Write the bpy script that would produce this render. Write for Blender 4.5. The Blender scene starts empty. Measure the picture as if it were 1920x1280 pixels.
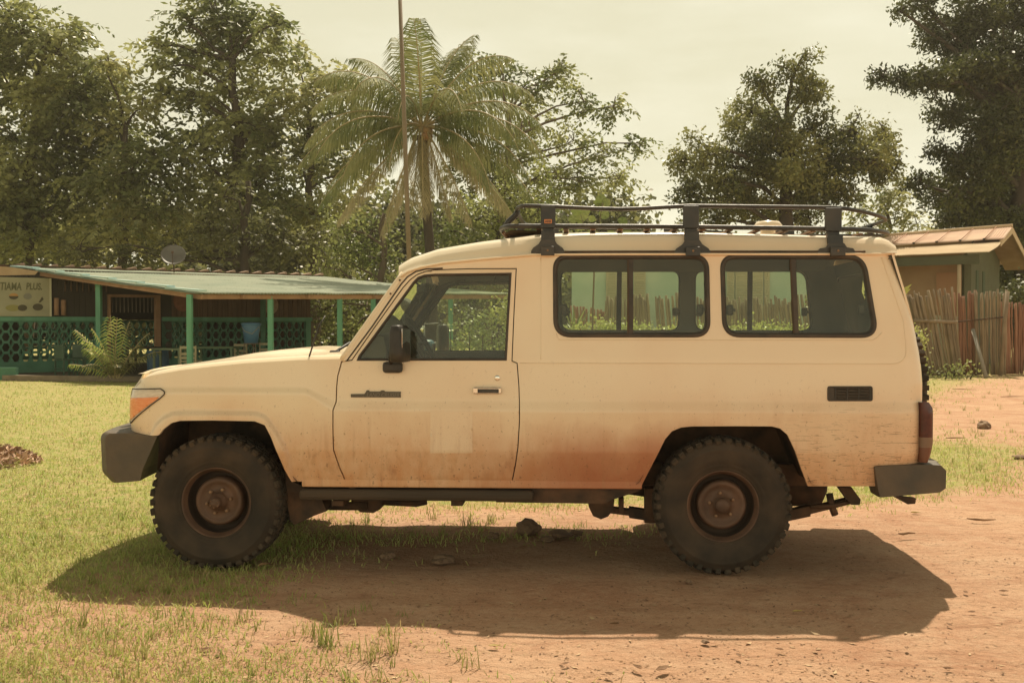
import bpy, bmesh, math, random
import numpy as np
from mathutils import Vector, Matrix, noise
from mathutils.geometry import delaunay_2d_cdt
random.seed(7); rng = np.random.default_rng(7)
R = math.radians
sc = bpy.context.scene
col = sc.collection

# ------------------------------------------------------------------ camera
FPX = 1900.0; PX0 = 998.0; YAW = R(2.4); HZ = 603.0
PITCH = math.atan((640-HZ)/FPX)
CAM = Vector((0.0, -5.95, 1.48))
camd = bpy.data.cameras.new('camera'); cam = bpy.data.objects.new('camera', camd); col.objects.link(cam)
camd.sensor_width = 36; camd.lens = 36*FPX/1920; camd.shift_x = -(PX0-960)/1920
camd.clip_start = 0.1; camd.clip_end = 3000
cam.location = CAM; cam.rotation_euler = (R(90)-PITCH, 0, YAW)
sc.camera = cam
RM = cam.rotation_euler.to_matrix()
def ray(px, py):
    return RM @ Vector(((px-PX0)/FPX, (640-py)/FPX, -1.0))
def P(px, py, Y):
    d = ray(px, py); t = (Y-CAM.y)/d.y
    return CAM + d*t
def PD(px, py, D):            # point at depth D in front of the camera, along world y
    return P(px, py, CAM.y+D)
def G(px, py, z=0.0):
    d = ray(px, py); t = (z-CAM.z)/d.z
    return CAM + d*t
def proj(x, y, z):            # numpy projection to photo pixels
    M = np.array(RM.transposed())
    q = np.stack([np.asarray(x)-CAM.x, np.asarray(y)-CAM.y, np.asarray(z)-CAM.z], -1) @ M.T
    w = np.maximum(-q[..., 2], 1e-3)
    return PX0+FPX*q[..., 0]/w, 640-FPX*q[..., 1]/w

# ------------------------------------------------------------------ sky, sun, exposure
SUN_DIR = Vector((-0.12, -0.62, -1.0)).normalized()
elev = math.asin(-SUN_DIR.z)
az = math.atan2(-SUN_DIR.x, -SUN_DIR.y)
w = bpy.data.worlds.new('World'); sc.world = w; w.use_nodes = True
nt = w.node_tree; nt.nodes.clear(); N = nt.nodes.new; L = nt.links.new
out = N('ShaderNodeOutputWorld'); bg = N('ShaderNodeBackground'); sky = N('ShaderNodeTexSky')
sky.sky_type = 'NISHITA'; sky.sun_disc = False; sky.sun_elevation = elev; sky.sun_rotation = az
sky.dust_density = 4.0; sky.air_density = 1.5
tc = N('ShaderNodeTexCoord'); mp = N('ShaderNodeMapping'); mp.inputs['Scale'].default_value = (1.2, 1.2, 4.5)
nz = N('ShaderNodeTexNoise'); nz.inputs['Scale'].default_value = 1.6; nz.inputs['Detail'].default_value = 7; nz.inputs['Roughness'].default_value = .55
rp = N('ShaderNodeValToRGB')
rp.color_ramp.elements[0].position = .42; rp.color_ramp.elements[0].color = (6.65, 6.3, 4.45, 1)
rp.color_ramp.elements[1].position = .70; rp.color_ramp.elements[1].color = (8.3, 8.0, 6.3, 1)
mx = N('ShaderNodeMix'); mx.data_type = 'RGBA'; mx.inputs[0].default_value = .95
L(tc.outputs['Generated'], mp.inputs['Vector']); L(mp.outputs[0], nz.inputs['Vector']); L(nz.outputs['Fac'], rp.inputs[0])
L(sky.outputs[0], mx.inputs[6]); L(rp.outputs[0], mx.inputs[7])
# thin cloud is brightest round the sun and much dimmer on the far side of the sky
dt = N('ShaderNodeVectorMath'); dt.operation = 'DOT_PRODUCT'; dt.inputs[1].default_value = (.10, .90, .42)
gr_ = N('ShaderNodeMapRange'); gr_.inputs[1].default_value = -.25; gr_.inputs[2].default_value = .80; gr_.inputs[3].default_value = .08; gr_.inputs[4].default_value = 1.0
sc_ = N('ShaderNodeVectorMath'); sc_.operation = 'SCALE'
sz = N('ShaderNodeSeparateXYZ'); L(tc.outputs['Generated'], sz.inputs[0])     # bright milky haze low down, all round
hz_ = N('ShaderNodeMapRange'); hz_.inputs[1].default_value = .10; hz_.inputs[2].default_value = .66; hz_.inputs[3].default_value = 1.12; hz_.inputs[4].default_value = 0.0
L(sz.outputs['Z'], hz_.inputs[0]); mxh = N('ShaderNodeMath'); mxh.operation = 'MAXIMUM'
L(tc.outputs['Generated'], dt.inputs[0]); L(dt.outputs['Value'], gr_.inputs[0]); L(gr_.outputs[0], mxh.inputs[0])
by = N('ShaderNodeMapRange'); by.inputs[1].default_value = 0; by.inputs[2].default_value = -.8; by.inputs[3].default_value = 1.0; by.inputs[4].default_value = 1.6; L(sz.outputs['Y'], by.inputs[0])
hm = N('ShaderNodeMath'); hm.operation = 'MULTIPLY'; L(hz_.outputs[0], hm.inputs[0]); L(by.outputs[0], hm.inputs[1]); L(hm.outputs[0], mxh.inputs[1]); L(mx.outputs[2], sc_.inputs[0]); L(mxh.outputs[0], sc_.inputs['Scale']); L(sc_.outputs[0], bg.inputs['Color'])
bg.inputs['Strength'].default_value = 0.10
L(bg.outputs[0], out.inputs['Surface'])
sl = bpy.data.lights.new('sun', 'SUN'); sl.energy = 4.9; sl.angle = R(0.6); sl.color = (1.0, .86, .665)
so = bpy.data.objects.new('sun', sl); col.objects.link(so); so.rotation_euler = SUN_DIR.to_track_quat('-Z', 'Y').to_euler()
so.location = (0, 0, 30)
vs = sc.view_settings; vs.view_transform = 'Standard'; vs.look = 'None'; vs.exposure = 0.28; vs.gamma = 1.0
sc.render.engine = 'CYCLES'
sc.cycles.max_bounces = 8; sc.cycles.transparent_max_bounces = 24

# ------------------------------------------------------------------ materials
MATS = {}
def mat(name, c1, c2=None, rough=.7, scale=5.0, lo=.35, hi=.65, bump=0.0, bscale=None, metal=0.0, spec=.5, detail=5,
        vec='Object', stretch=(1, 1, 1), transl=0.0, island=0.0):
    m = bpy.data.materials.new(name); m.use_nodes = True; MATS[name] = m
    t = m.node_tree; b = t.nodes['Principled BSDF']; N = t.nodes.new; L = t.links.new
    b.inputs['Roughness'].default_value = rough; b.inputs['Metallic'].default_value = metal
    b.inputs['Specular IOR Level'].default_value = spec
    b.inputs['Base Color'].default_value = (*c1, 1)
    tc = N('ShaderNodeTexCoord'); mp = N('ShaderNodeMapping'); mp.inputs['Scale'].default_value = stretch
    L(tc.outputs[vec], mp.inputs['Vector'])
    colout = None
    if c2 is not None:
        n = N('ShaderNodeTexNoise'); n.inputs['Scale'].default_value = scale; n.inputs['Detail'].default_value = detail
        mr = N('ShaderNodeMapRange'); mr.inputs[1].default_value = lo; mr.inputs[2].default_value = hi
        mx = N('ShaderNodeMix'); mx.data_type = 'RGBA'
        mx.inputs[6].default_value = (*c1, 1); mx.inputs[7].default_value = (*c2, 1)
        L(mp.outputs[0], n.inputs['Vector']); L(n.outputs['Fac'], mr.inputs[0])
        fac = mr.outputs[0]
        if island:
            g = N('ShaderNodeNewGeometry'); a = N('ShaderNodeMath'); a.operation = 'MULTIPLY_ADD'
            a.inputs[1].default_value = island; a.use_clamp = True
            s = N('ShaderNodeMath'); s.operation = 'SUBTRACT'; s.inputs[1].default_value = .5
            L(g.outputs['Random Per Island'], s.inputs[0]); L(s.outputs[0], a.inputs[0]); L(mr.outputs[0], a.inputs[2]); fac = a.outputs[0]
        L(fac, mx.inputs[0]); L(mx.outputs[2], b.inputs['Base Color']); colout = mx.outputs[2]
    if bump:
        n2 = N('ShaderNodeTexNoise'); n2.inputs['Scale'].default_value = bscale or scale*4; n2.inputs['Detail'].default_value = 6
        bp = N('ShaderNodeBump'); bp.inputs['Strength'].default_value = bump; bp.inputs['Distance'].default_value = .02
        L(mp.outputs[0], n2.inputs['Vector']); L(n2.outputs['Fac'], bp.inputs['Height']); L(bp.outputs[0], b.inputs['Normal'])
    if transl:
        tr = N('ShaderNodeBsdfTranslucent'); ms = N('ShaderNodeMixShader'); ms.inputs[0].default_value = transl
        o = t.nodes['Material Output']
        if colout: L(colout, tr.inputs['Color'])
        else: tr.inputs['Color'].default_value = (*c1, 1)
        L(b.outputs[0], ms.inputs[1]); L(tr.outputs[0], ms.inputs[2]); L(ms.outputs[0], o.inputs['Surface'])
    return m

def paint_mat(name, base, dust, rack=False, dirt=1.0):
    m = bpy.data.materials.new(name); m.use_nodes = True; MATS[name] = m
    t = m.node_tree; b = t.nodes['Principled BSDF']; N = t.nodes.new; L = t.links.new
    tc = N('ShaderNodeTexCoord'); sp = N('ShaderNodeSeparateXYZ'); L(tc.outputs['Object'], sp.inputs[0])
    def noise_(scale, detail, st=(1, 1, 1), rough=.5, dist=0):
        mp = N('ShaderNodeMapping'); mp.inputs['Scale'].default_value = st
        n = N('ShaderNodeTexNoise'); n.inputs['Scale'].default_value = scale; n.inputs['Detail'].default_value = detail
        n.inputs['Roughness'].default_value = rough; n.inputs['Distortion'].default_value = dist
        L(tc.outputs['Object'], mp.inputs[0]); L(mp.outputs[0], n.inputs['Vector']); return n.outputs['Fac']
    def mr(v, a, bb, c=0., d=1.):
        q = N('ShaderNodeMapRange'); q.inputs[1].default_value = a; q.inputs[2].default_value = bb
        q.inputs[3].default_value = c; q.inputs[4].default_value = d; L(v, q.inputs[0]); return q.outputs[0]
    def ma(op, a, bb, clamp=False):
        q = N('ShaderNodeMath'); q.operation = op; q.use_clamp = clamp
        for i, v in enumerate((a, bb)):
            if isinstance(v, (int, float)): q.inputs[i].default_value = v
            else: L(v, q.inputs[i])
        return q.outputs[0]
    def mix(f, a, bb):
        q = N('ShaderNodeMix'); q.data_type = 'RGBA'
        L(f, q.inputs[0]) if not isinstance(f, float) else None
        for i, v in ((6, a), (7, bb)):
            if isinstance(v, tuple): q.inputs[i].default_value = (*v, 1)
            else: L(v, q.inputs[i])
        return q.outputs[2]
    # dust climbing from the sill, thicker just ahead of the rear wheel
    zz = ma('ADD', sp.outputs['Z'], ma('MULTIPLY', mr(noise_(2.2, 6), .3, .7, -.5, .5), .22))
    d1 = ma('MAXIMUM', mr(zz, 1.0, .56), ma('MULTIPLY', mr(zz, 1.12, .62), ma('MULTIPLY', mr(sp.outputs['X'], -.9, .9), .8)))
    near = ma('MULTIPLY', mr(sp.outputs['X'], -.75, .35), mr(sp.outputs['X'], 1.3, .7))
    d2 = ma('MULTIPLY', near, mr(zz, .90, .56))
    fl = noise_(14, 8, (1, 1, .35), .65)
    dustf = ma('MULTIPLY', ma('MULTIPLY', d1, mr(fl, .3, .62, .6, 1.0)), dirt, True)
    c = mix(dustf, base, dust)
    c = mix(ma('MULTIPLY', d2, 1.25*dirt, True), c, (.36, .095, .032))
    # fine film everywhere
    c = mix(ma('MULTIPLY', mr(noise_(1.3, 7), .4, .7), .28, True), c, (dust[0]*1.05, dust[1]*1.1, dust[2]*1.1))
    c = mix(ma('MULTIPLY', mr(sp.outputs['X'], -1.2, 2.1), ma('ADD', mr(noise_(.9, 5), .3, .7, .15, .40), 0), True), c, (.70, .44, .28))
    # mud specks
    spk = ma('MAXIMUM', mr(noise_(62, 2, (1, 1, .8)), .665, .70), mr(noise_(150, 2, (1, 1, 1)), .66, .71, 0, .6))
    c = mix(ma('MULTIPLY', spk, ma('MULTIPLY', mr(zz, 1.25, .7, .05, .6), dirt), True), c, (.22, .11, .05))
    drip = ma('MULTIPLY', mr(noise_(20, 5, (1, 1, .10), .6, .3), .56, .72), mr(zz, .98, .62))
    c = mix(ma('MULTIPLY', drip, .55*dirt, True), c, (.40, .19, .09))
    blot = ma('MULTIPLY', mr(noise_(7, 9, (1, 1, .8), .75), .52, .66), mr(zz, 1.0, .66))
    c = mix(ma('MULTIPLY', blot, .5*dirt, True), c, (.50, .26, .12))
    # scratches on the rear quarter
    sx = ma('MAXIMUM', mr(noise_(5, 4, (.45, 1, 16), .6, 2.2), .62, .66), mr(noise_(14, 5, (.5, 1, 5), .6, 2.5), .60, .66))
    reg = ma('MULTIPLY', mr(sp.outputs['X'], 1.05, 1.5), mr(sp.outputs['Z'], 1.02, .80))
    c = mix(ma('MULTIPLY', ma('MULTIPLY', sx, reg), .9*dirt, True), c, (.16, .085, .04))
    sv = mr(noise_(16, 4, (1, 1, .22), .5, 1.2), .68, .72)
    reg2 = ma('MULTIPLY', mr(sp.outputs['X'], 1.8, 1.95), mr(sp.outputs['Z'], 1.35, 1.2))
    c = mix(ma('MULTIPLY', ma('MULTIPLY', sv, reg2), .8*dirt, True), c, (.10, .06, .035))
    L(c, b.inputs['Base Color'])
    L(ma('ADD', ma('MULTIPLY', dustf, .35), .28), b.inputs['Roughness'])
    b.inputs['Specular IOR Level'].default_value = .5; b.inputs['Coat Weight'].default_value = .4; b.inputs['Coat Roughness'].default_value = .12
    bp = N('ShaderNodeBump'); bp.inputs['Strength'].default_value = .06; bp.inputs['Distance'].default_value = .01
    L(noise_(3.5, 2), bp.inputs['Height']); L(bp.outputs[0], b.inputs['Normal'])
    return m

def glass_mat(name, tint, dusty=.06, dustc=(.5, .42, .3), refl=.12):
    m = bpy.data.materials.new(name); m.use_nodes = True; MATS[name] = m
    t = m.node_tree; t.nodes.remove(t.nodes['Principled BSDF']); N = t.nodes.new; L = t.links.new
    o = t.nodes['Material Output']
    tr = N('ShaderNodeBsdfTransparent'); tr.inputs[0].default_value = (*tint, 1)
    gl = N('ShaderNodeBsdfGlossy'); gl.inputs['Roughness'].default_value = .03; gl.inputs['Color'].default_value = (.9, .92, .85, 1)
    df = N('ShaderNodeBsdfDiffuse'); df.inputs[0].default_value = (*dustc, 1)
    fr = N('ShaderNodeFresnel'); fr.inputs['IOR'].default_value = 1.5
    m1 = N('ShaderNodeMixShader'); m2 = N('ShaderNodeMixShader')
    L(fr.outputs[0], m1.inputs[0]); L(tr.outputs[0], m1.inputs[1]); L(gl.outputs[0], m1.inputs[2])
    tc = N('ShaderNodeTexCoord'); n = N('ShaderNodeTexNoise'); n.inputs['Scale'].default_value = 6; n.inputs['Detail'].default_value = 6
    mr = N('ShaderNodeMapRange'); mr.inputs[1].default_value = .3; mr.inputs[2].default_value = .75
    mr.inputs[3].default_value = dusty*.5; mr.inputs[4].default_value = dusty*2
    L(tc.outputs['Object'], n.inputs['Vector']); L(n.outputs['Fac'], mr.inputs[0]); L(mr.outputs[0], m2.inputs[0])
    L(m1.outputs[0], m2.inputs[1]); L(df.outputs[0], m2.inputs[2]); L(m2.outputs[0], o.inputs['Surface'])
    return m

paint = paint_mat('cream_paint', (.84, .70, .49), (.64, .33, .155))
roofpaint = paint_mat('roof_paint', (.78, .68, .50), (.56, .34, .19), dirt=.3)
trim = mat('interior_trim', (.105, .10, .072), (.13, .12, .085), .8, 3)
liner = mat('headliner', (.17, .165, .12), (.20, .19, .14), .9, 3)
rubber = mat('window_rubber', (.035, .030, .024), (.075, .055, .038), .6, 9, bump=.1)
blackp = mat('black_plastic', (.022, .021, .018), (.045, .038, .028), .5, 8, bump=.15, bscale=60)
rackp = mat('rack_steel', (.020, .021, .020), (.05, .042, .032), .42, 6, bump=.1)
slatp = mat('rack_slat_steel', (.10, .07, .05), (.26, .15, .09), .5, 6)
under = mat('underbody_steel', (.035, .024, .016), (.12, .062, .032), .85, 7, bump=.3)
bumperm = mat('bumper_grey_steel', (.062, .052, .038), (.12, .085, .052), .55, 4, bump=.2, bscale=25)
tyrem = mat('tyre_rubber', (.028, .021, .014), (.070, .046, .028), .85, 5, bump=.25, bscale=30)
tread = mat('tread_rubber', (.027, .022, .015), (.085, .058, .036), .9, 9, bump=.3, bscale=40)
rimm = mat('rusty_rim', (.075, .042, .026), (.15, .08, .048), .6, 7, metal=.15, bump=.2)
hubm = mat('hub_metal', (.20, .11, .06), (.34, .21, .12), .5, 9, metal=.3, bump=.2)
chrome = mat('chrome', (.75, .72, .65), None, .18, metal=1.0)
mirm = mat('mirror_glass', (.8, .8, .78), None, .03, metal=1.0)
badgem = mat('badge_plate', (.10, .085, .06), None, .5, metal=.2)
badgel = mat('badge_letters', (.20, .175, .13), None, .4, metal=.3)
glassm = glass_mat('tinted_glass', (.86, .92, .80), .045, (.55, .52, .38))
glassf = glass_mat('windshield_glass', (.75, .8, .7), .05)
amber = mat('amber_lens', (.80, .27, .10), (.86, .36, .16), .25, 30, stretch=(1, 1, 4))
clearl = mat('clear_lens', (.62, .52, .40), (.74, .64, .50), .15, 30, stretch=(1, 1, 5))
redl = mat('red_lens', (.055, .009, .007), (.08, .014, .010), .2, 30)
paleL = mat('pale_lens', (.18, .11, .07), None, .25)
orl = mat('orange_lens', (.15, .06, .035), None, .25)
sidestep = mat('step_rubber', (.048, .034, .021), (.085, .055, .032), .8, 6, bump=.3, stretch=(.2, 1, 1))
seatm = mat('seat_vinyl', (.06, .055, .045), (.09, .08, .06), .6, 6)
stickerm = paint_mat('sticker_ghost', (.85, .70, .505), (.70, .48, .30), dirt=.7)
orangeb = mat('orange_badge', (.60, .22, .08), None, .5)

# ------------------------------------------------------------------ object helpers
def link(o, parent=None):
    col.objects.link(o)
    if parent is not None:
        o.parent = parent
        if parent.type == 'EMPTY':
            o.matrix_parent_inverse = Matrix.Translation(-Vector(parent.location))
        elif parent.parent is None:
            o.matrix_parent_inverse = Matrix.Translation(-Vector(parent.location))
    return o
def empty(name, loc, label, cat, group=None):
    o = bpy.data.objects.new(name, None); col.objects.link(o); o.location = loc; o.empty_display_size = .2
    o['label'] = label; o['category'] = cat
    if group: o['group'] = group
    return o
def rawmesh(name, v, f, m, smooth=False):
    me = bpy.data.meshes.new(name); me.from_pydata([tuple(a) for a in v], [], f)
    if isinstance(m, (list, tuple)):
        for k in m: me.materials.append(k)
    else: me.materials.append(m)
    if smooth: me.polygons.foreach_set('use_smooth', [True]*len(me.polygons))
    me.update(); return me
def npmesh(name, V, F, m, smooth=False):
    """V (n,3), F (m,k) with constant k"""
    me = bpy.data.meshes.new(name); n = len(V); k = F.shape[1]; q = len(F)
    me.vertices.add(n); me.vertices.foreach_set('co', np.ascontiguousarray(V, dtype=np.float32).ravel())
    me.loops.add(q*k); me.loops.foreach_set('vertex_index', np.ascontiguousarray(F, dtype=np.int32).ravel())
    me.polygons.add(q); me.polygons.foreach_set('loop_start', np.arange(0, q*k, k, dtype=np.int32))
    me.polygons.foreach_set('loop_total', np.full(q, k, dtype=np.int32))
    if smooth: me.polygons.foreach_set('use_smooth', np.ones(q, dtype=bool))
    me.materials.append(m); me.update(calc_edges=True); return me
def rebase(o):
    me = o.data; n = len(me.vertices); a = np.empty(n*3, np.float32); me.vertices.foreach_get('co', a); a = a.reshape(-1, 3)
    lo = a.min(0); hi = a.max(0); b = np.array([(lo[0]+hi[0])/2, (lo[1]+hi[1])/2, lo[2]])
    a -= b; me.vertices.foreach_set('co', a.ravel()); me.update(); o.location = Vector(b.tolist())
def tagit(o, label, cat, group=None, kind=None):
    if label: o['label'] = label
    if cat: o['category'] = cat
    if group: o['group'] = group
    if kind: o['kind'] = kind
    return o

class MB:
    def __init__(s): s.v = []; s.f = []; s.sm = []
    def add(s, v, f, smooth=False):
        b = len(s.v); s.v += [tuple(a) for a in v]; s.f += [tuple(i+b for i in g) for g in f]; s.sm += [smooth]*len(f); return s
    def box(s, c, d, rot=None, bev=0.0):
        x, y, z = (a/2 for a in d); c = Vector(c)
        if bev <= 0:
            v = [Vector((i*x, j*y, k*z)) for i in (-1, 1) for j in (-1, 1) for k in (-1, 1)]
            f = [(0, 1, 3, 2), (4, 6, 7, 5), (0, 4, 5, 1), (2, 3, 7, 6), (0, 2, 6, 4), (1, 5, 7, 3)]
        else:
            bm = bmesh.new(); bmesh.ops.create_cube(bm, size=1)
            for q in bm.verts: q.co = Vector((q.co.x*2*x, q.co.y*2*y, q.co.z*2*z))
            bmesh.ops.bevel(bm, geom=bm.edges[:], offset=min(bev, x*.9, y*.9, z*.9), segments=2, affect='EDGES', profile=.5)
            bm.verts.index_update(); v = [q.co.copy() for q in bm.verts]; f = [tuple(q.index for q in g.verts) for g in bm.faces]; bm.free()
        if rot is not None: v = [rot @ a for a in v]
        return s.add([a+c for a in v], f)
    def tube(s, pts, r, n=8, caps=True, smooth=True, closed=False):
        pts = [Vector(p) for p in pts]; m = len(pts)
        rr = r if isinstance(r, (list, tuple)) else [r]*m
        up = None; V = []; F = []
        for i, p in enumerate(pts):
            if closed: t = (pts[(i+1) % m]-pts[i-1])
            else: t = (pts[min(i+1, m-1)]-pts[max(i-1, 0)])
            if t.length < 1e-9: t = Vector((0, 0, 1))
            t.normalize()
            if up is None:
                up = Vector((0, 0, 1)) if abs(t.z) < .9 else Vector((1, 0, 0))
            a = (up - t*up.dot(t))
            if a.length < 1e-6: a = t.orthogonal()
            a.normalize(); up = a; b = t.cross(a)
            for k in range(n):
                an = 2*math.pi*k/n; V.append(p+(a*math.cos(an)+b*math.sin(an))*rr[i])
        for i in range(m if closed else m-1):
            j = (i+1) % m
            for k in range(n):
                l = (k+1) % n; F.append((i*n+k, i*n+l, j*n+l, j*n+k))
        s.add(V, F, smooth)
        if caps and not closed:
            b = len(s.v)-len(V)
            s.f.append(tuple(b+k for k in reversed(range(n)))); s.sm.append(False)
            s.f.append(tuple(b+(m-1)*n+k for k in range(n))); s.sm.append(False)
        return s
    def lathe(s, prof, c, axis='Y', n=48, smooth=True):
        """prof: list of (radius, along)"""
        V = []; F = []; m = len(prof); c = Vector(c)
        for r, h in prof:
            for k in range(n):
                a = 2*math.pi*k/n; p, q = r*math.cos(a), r*math.sin(a)
                V.append(c+{'Y': Vector((p, h, q)), 'Z': Vector((p, q, h)), 'X': Vector((h, p, q))}[axis])
        for i in range(m-1):
            for k in range(n):
                l = (k+1) % n; F.append((i*n+k, i*n+l, (i+1)*n+l, (i+1)*n+k))
        return s.add(V, F, smooth)
    def loft(s, loops, closed=True, smooth=True):
        n = len(loops[0]); V = [p for lp in loops for p in lp]; F = []
        for i in range(len(loops)-1):
            for k in range(n if closed else n-1):
                l = (k+1) % n; F.append((i*n+k, i*n+l, (i+1)*n+l, (i+1)*n+k))
        return s.add(V, F, smooth)
    def prism(s, pts, off):
        n = len(pts); off = Vector(off); a = [Vector(p) for p in pts]; V = a+[p+off for p in a]
        F = [tuple(range(n)), tuple(reversed(range(n, 2*n)))]+[((i+1) % n, i, n+i, n+(i+1) % n) for i in range(n)]
        return s.add(V, F)
    def build(s, name, m, parent=None, mirror=None):
        v = s.v; f = s.f
        if mirror is not None: v = [(a[0], mirror-a[1], a[2]) for a in v]; f = [tuple(reversed(g)) for g in f]
        me = rawmesh(name, v, f, m)
        me.polygons.foreach_set('use_smooth', s.sm); me.update()
        o = bpy.data.objects.new(name, me); link(o, parent)
        bm = bmesh.new(); bm.from_mesh(me); bmesh.ops.recalc_face_normals(bm, faces=bm.faces[:]); bm.to_mesh(me); bm.free()
        if parent is None: rebase(o)
        return o
def text_mb(txt, size, origin, xdir, ydir, depth=.002, shear=0.0, bold=0.0, align='LEFT', width=None):
    cu = bpy.data.curves.new('text', 'FONT'); cu.body = txt; cu.size = size; cu.extrude = depth; cu.shear = shear; cu.offset = bold; cu.align_x = align
    o = bpy.data.objects.new('text', cu); col.objects.link(o)
    bpy.context.view_layer.update()
    me = bpy.data.meshes.new_from_object(o.evaluated_get(bpy.context.evaluated_depsgraph_get()))
    xd = Vector(xdir).normalized(); yd = Vector(ydir).normalized(); zd = xd.cross(yd); og = Vector(origin)
    sx = 1.0
    if width:
        xs = [v.co.x for v in me.vertices]; sx = width/max(1e-6, max(xs)-min(xs))
    b = MB(); b.add([og+xd*v.co.x*sx+yd*v.co.y+zd*v.co.z for v in me.vertices], [tuple(p.vertices) for p in me.polygons])
    bpy.data.objects.remove(o); bpy.data.curves.remove(cu); bpy.data.meshes.remove(me); return b

def resample(poly, step, closed=True):
    outp = []; n = len(poly)
    for i in range(n if closed else n-1):
        a = poly[i]; b = poly[(i+1) % n]; d = math.dist(a, b); k = max(1, int(math.ceil(d/step)))
        for j in range(k): outp.append(tuple(a[q]+(b[q]-a[q])*j/k for q in range(len(a))))
    if not closed: outp.append(tuple(poly[-1]))
    return outp
def rounded(pts, rad, seg=6):
    """round the corners of a closed 2D polygon"""
    n = len(pts); o = []
    rad = rad if isinstance(rad, (list, tuple)) else [rad]*n
    for i in range(n):
        p = Vector(pts[i]); a = Vector(pts[i-1])-p; b = Vector(pts[(i+1) % n])-p; r = rad[i]
        if r <= 0: o.append(tuple(p)); continue
        la, lb = a.length, b.length; a.normalize(); b.normalize(); k = min(r, la*.49, lb*.49)
        s, e = p+a*k, p+b*k
        for j in range(seg+1):
            t = j/seg; o.append(tuple(s*(1-t)**2+p*2*t*(1-t)+e*t*t))
    return o
def inset(poly, d):
    n = len(poly); ar = sum(poly[i][0]*poly[(i+1) % n][1]-poly[(i+1) % n][0]*poly[i][1] for i in range(n)); sg = 1 if ar > 0 else -1
    o = []
    for i in range(n):
        p = Vector(poly[i]); a = (p-Vector(poly[i-1])); b = (Vector(poly[(i+1) % n])-p)
        if a.length < 1e-9 or b.length < 1e-9: o.append(tuple(p)); continue
        a.normalize(); b.normalize(); na = Vector((-a.y, a.x)); nb = Vector((-b.y, b.x)); nn = na+nb
        if nn.length < 1e-6: nn = na
        nn.normalize(); c = max(.4, nn.dot(na)); o.append(tuple(p+nn*(sg*d/c)))
    return o
def inside(poly, x, y):
    x = np.asarray(x); y = np.asarray(y); r = np.zeros(x.shape, bool); n = len(poly)
    for i in range(n):
        x1, y1 = poly[i]; x2, y2 = poly[(i+1) % n]
        if y1 == y2: continue
        c = ((y1 > y) != (y2 > y)) & (x < (x2-x1)*(y-y1)/(y2-y1)+x1); r ^= c
    return r
def distpoly(poly, x, y, closed=True):
    x = np.asarray(x, float); y = np.asarray(y, float); d = np.full(x.shape, 1e9); n = len(poly)
    for i in range(n if closed else n-1):
        x1, y1 = poly[i]; x2, y2 = poly[(i+1) % n]; dx, dy = x2-x1, y2-y1; l = dx*dx+dy*dy+1e-12
        t = np.clip(((x-x1)*dx+(y-y1)*dy)/l, 0, 1); d = np.minimum(d, np.hypot(x-x1-t*dx, y-y1-t*dy))
    return d
def panel(outer, holes, step, fn, thick, outer_res=None):
    """2D polygon with holes -> fine triangulated skin lifted by fn(a,b)->(x,y,z) arrays, thick = offset vector; returns verts, faces, matidx"""
    outer = resample(outer, outer_res or step*1.3); holes = [resample(h, step*1.3) for h in holes]
    xs = [p[0] for p in outer]; ys = [p[1] for p in outer]
    gx, gy = np.meshgrid(np.arange(min(xs), max(xs), step), np.arange(min(ys), max(ys), step)); gx = gx.ravel(); gy = gy.ravel()
    ok = inside(outer, gx, gy) & (distpoly(outer, gx, gy) > step*.5)
    for h in holes: ok &= ~inside(h, gx, gy) & (distpoly(h, gx, gy) > step*.5)
    pts = []; edges = []
    for lp in [outer]+holes:
        b = len(pts); pts += [Vector(p) for p in lp]; edges += [(b+i, b+(i+1) % len(lp)) for i in range(len(lp))]
    pts += [Vector((a, b)) for a, b in zip(gx[ok], gy[ok])]
    vo, eo, fo, *_ = delaunay_2d_cdt(pts, edges, [], 0, 1e-6)
    V2 = np.array([(v.x, v.y) for v in vo]); F = np.array([f for f in fo if len(f) == 3])
    c = V2[F].mean(1); keep = inside(outer, c[:, 0], c[:, 1])
    for h in holes: keep &= ~inside(h, c[:, 0], c[:, 1])
    F = F[keep]
    a, b_, c_ = V2[F[:, 0]], V2[F[:, 1]], V2[F[:, 2]]
    ar = (b_[:, 0]-a[:, 0])*(c_[:, 1]-a[:, 1])-(b_[:, 1]-a[:, 1])*(c_[:, 0]-a[:, 0])
    F[ar < 0] = F[ar < 0][:, ::-1]
    used = np.unique(F); mp = -np.ones(len(V2), int); mp[used] = np.arange(len(used)); V2 = V2[used]; F = mp[F]
    V3 = fn(V2[:, 0], V2[:, 1]); n = len(V3)
    cnt = {}
    for t in F:
        for i in range(3):
            e = (t[i], t[(i+1) % 3]); cnt[e] = 1
    bd = [e for e in cnt if (e[1], e[0]) not in cnt]
    th = np.array(thick)
    verts = [tuple(v) for v in V3]+[tuple(v) for v in V3+th]
    faces = [tuple(int(i) for i in t) for t in F]+[tuple(int(i)+n for i in t[::-1]) for t in F]
    mi = [0]*len(F)+[1]*len(F); sm = [True]*(2*len(F))
    for e in bd:
        k = len(verts); a, b = V3[e[0]], V3[e[1]]
        verts += [tuple(a), tuple(b), tuple(b+th), tuple(a+th)]; faces.append((k+1, k, k+3, k+2)); mi.append(0); sm.append(False)
    return verts, faces, mi, sm
def panel_obj(name, pn, mats, parent, mirror=None):
    v, f, mi, sm = pn
    if mirror is not None: v = [(a[0], mirror-a[1], a[2]) for a in v]; f = [tuple(reversed(g)) for g in f]
    me = rawmesh(name, v, f, mats); me.polygons.foreach_set('material_index', mi); me.polygons.foreach_set('use_smooth', sm); me.update()
    o = bpy.data.objects.new(name, me); link(o, parent)
    if parent is None: rebase(o)
    return o
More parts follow.
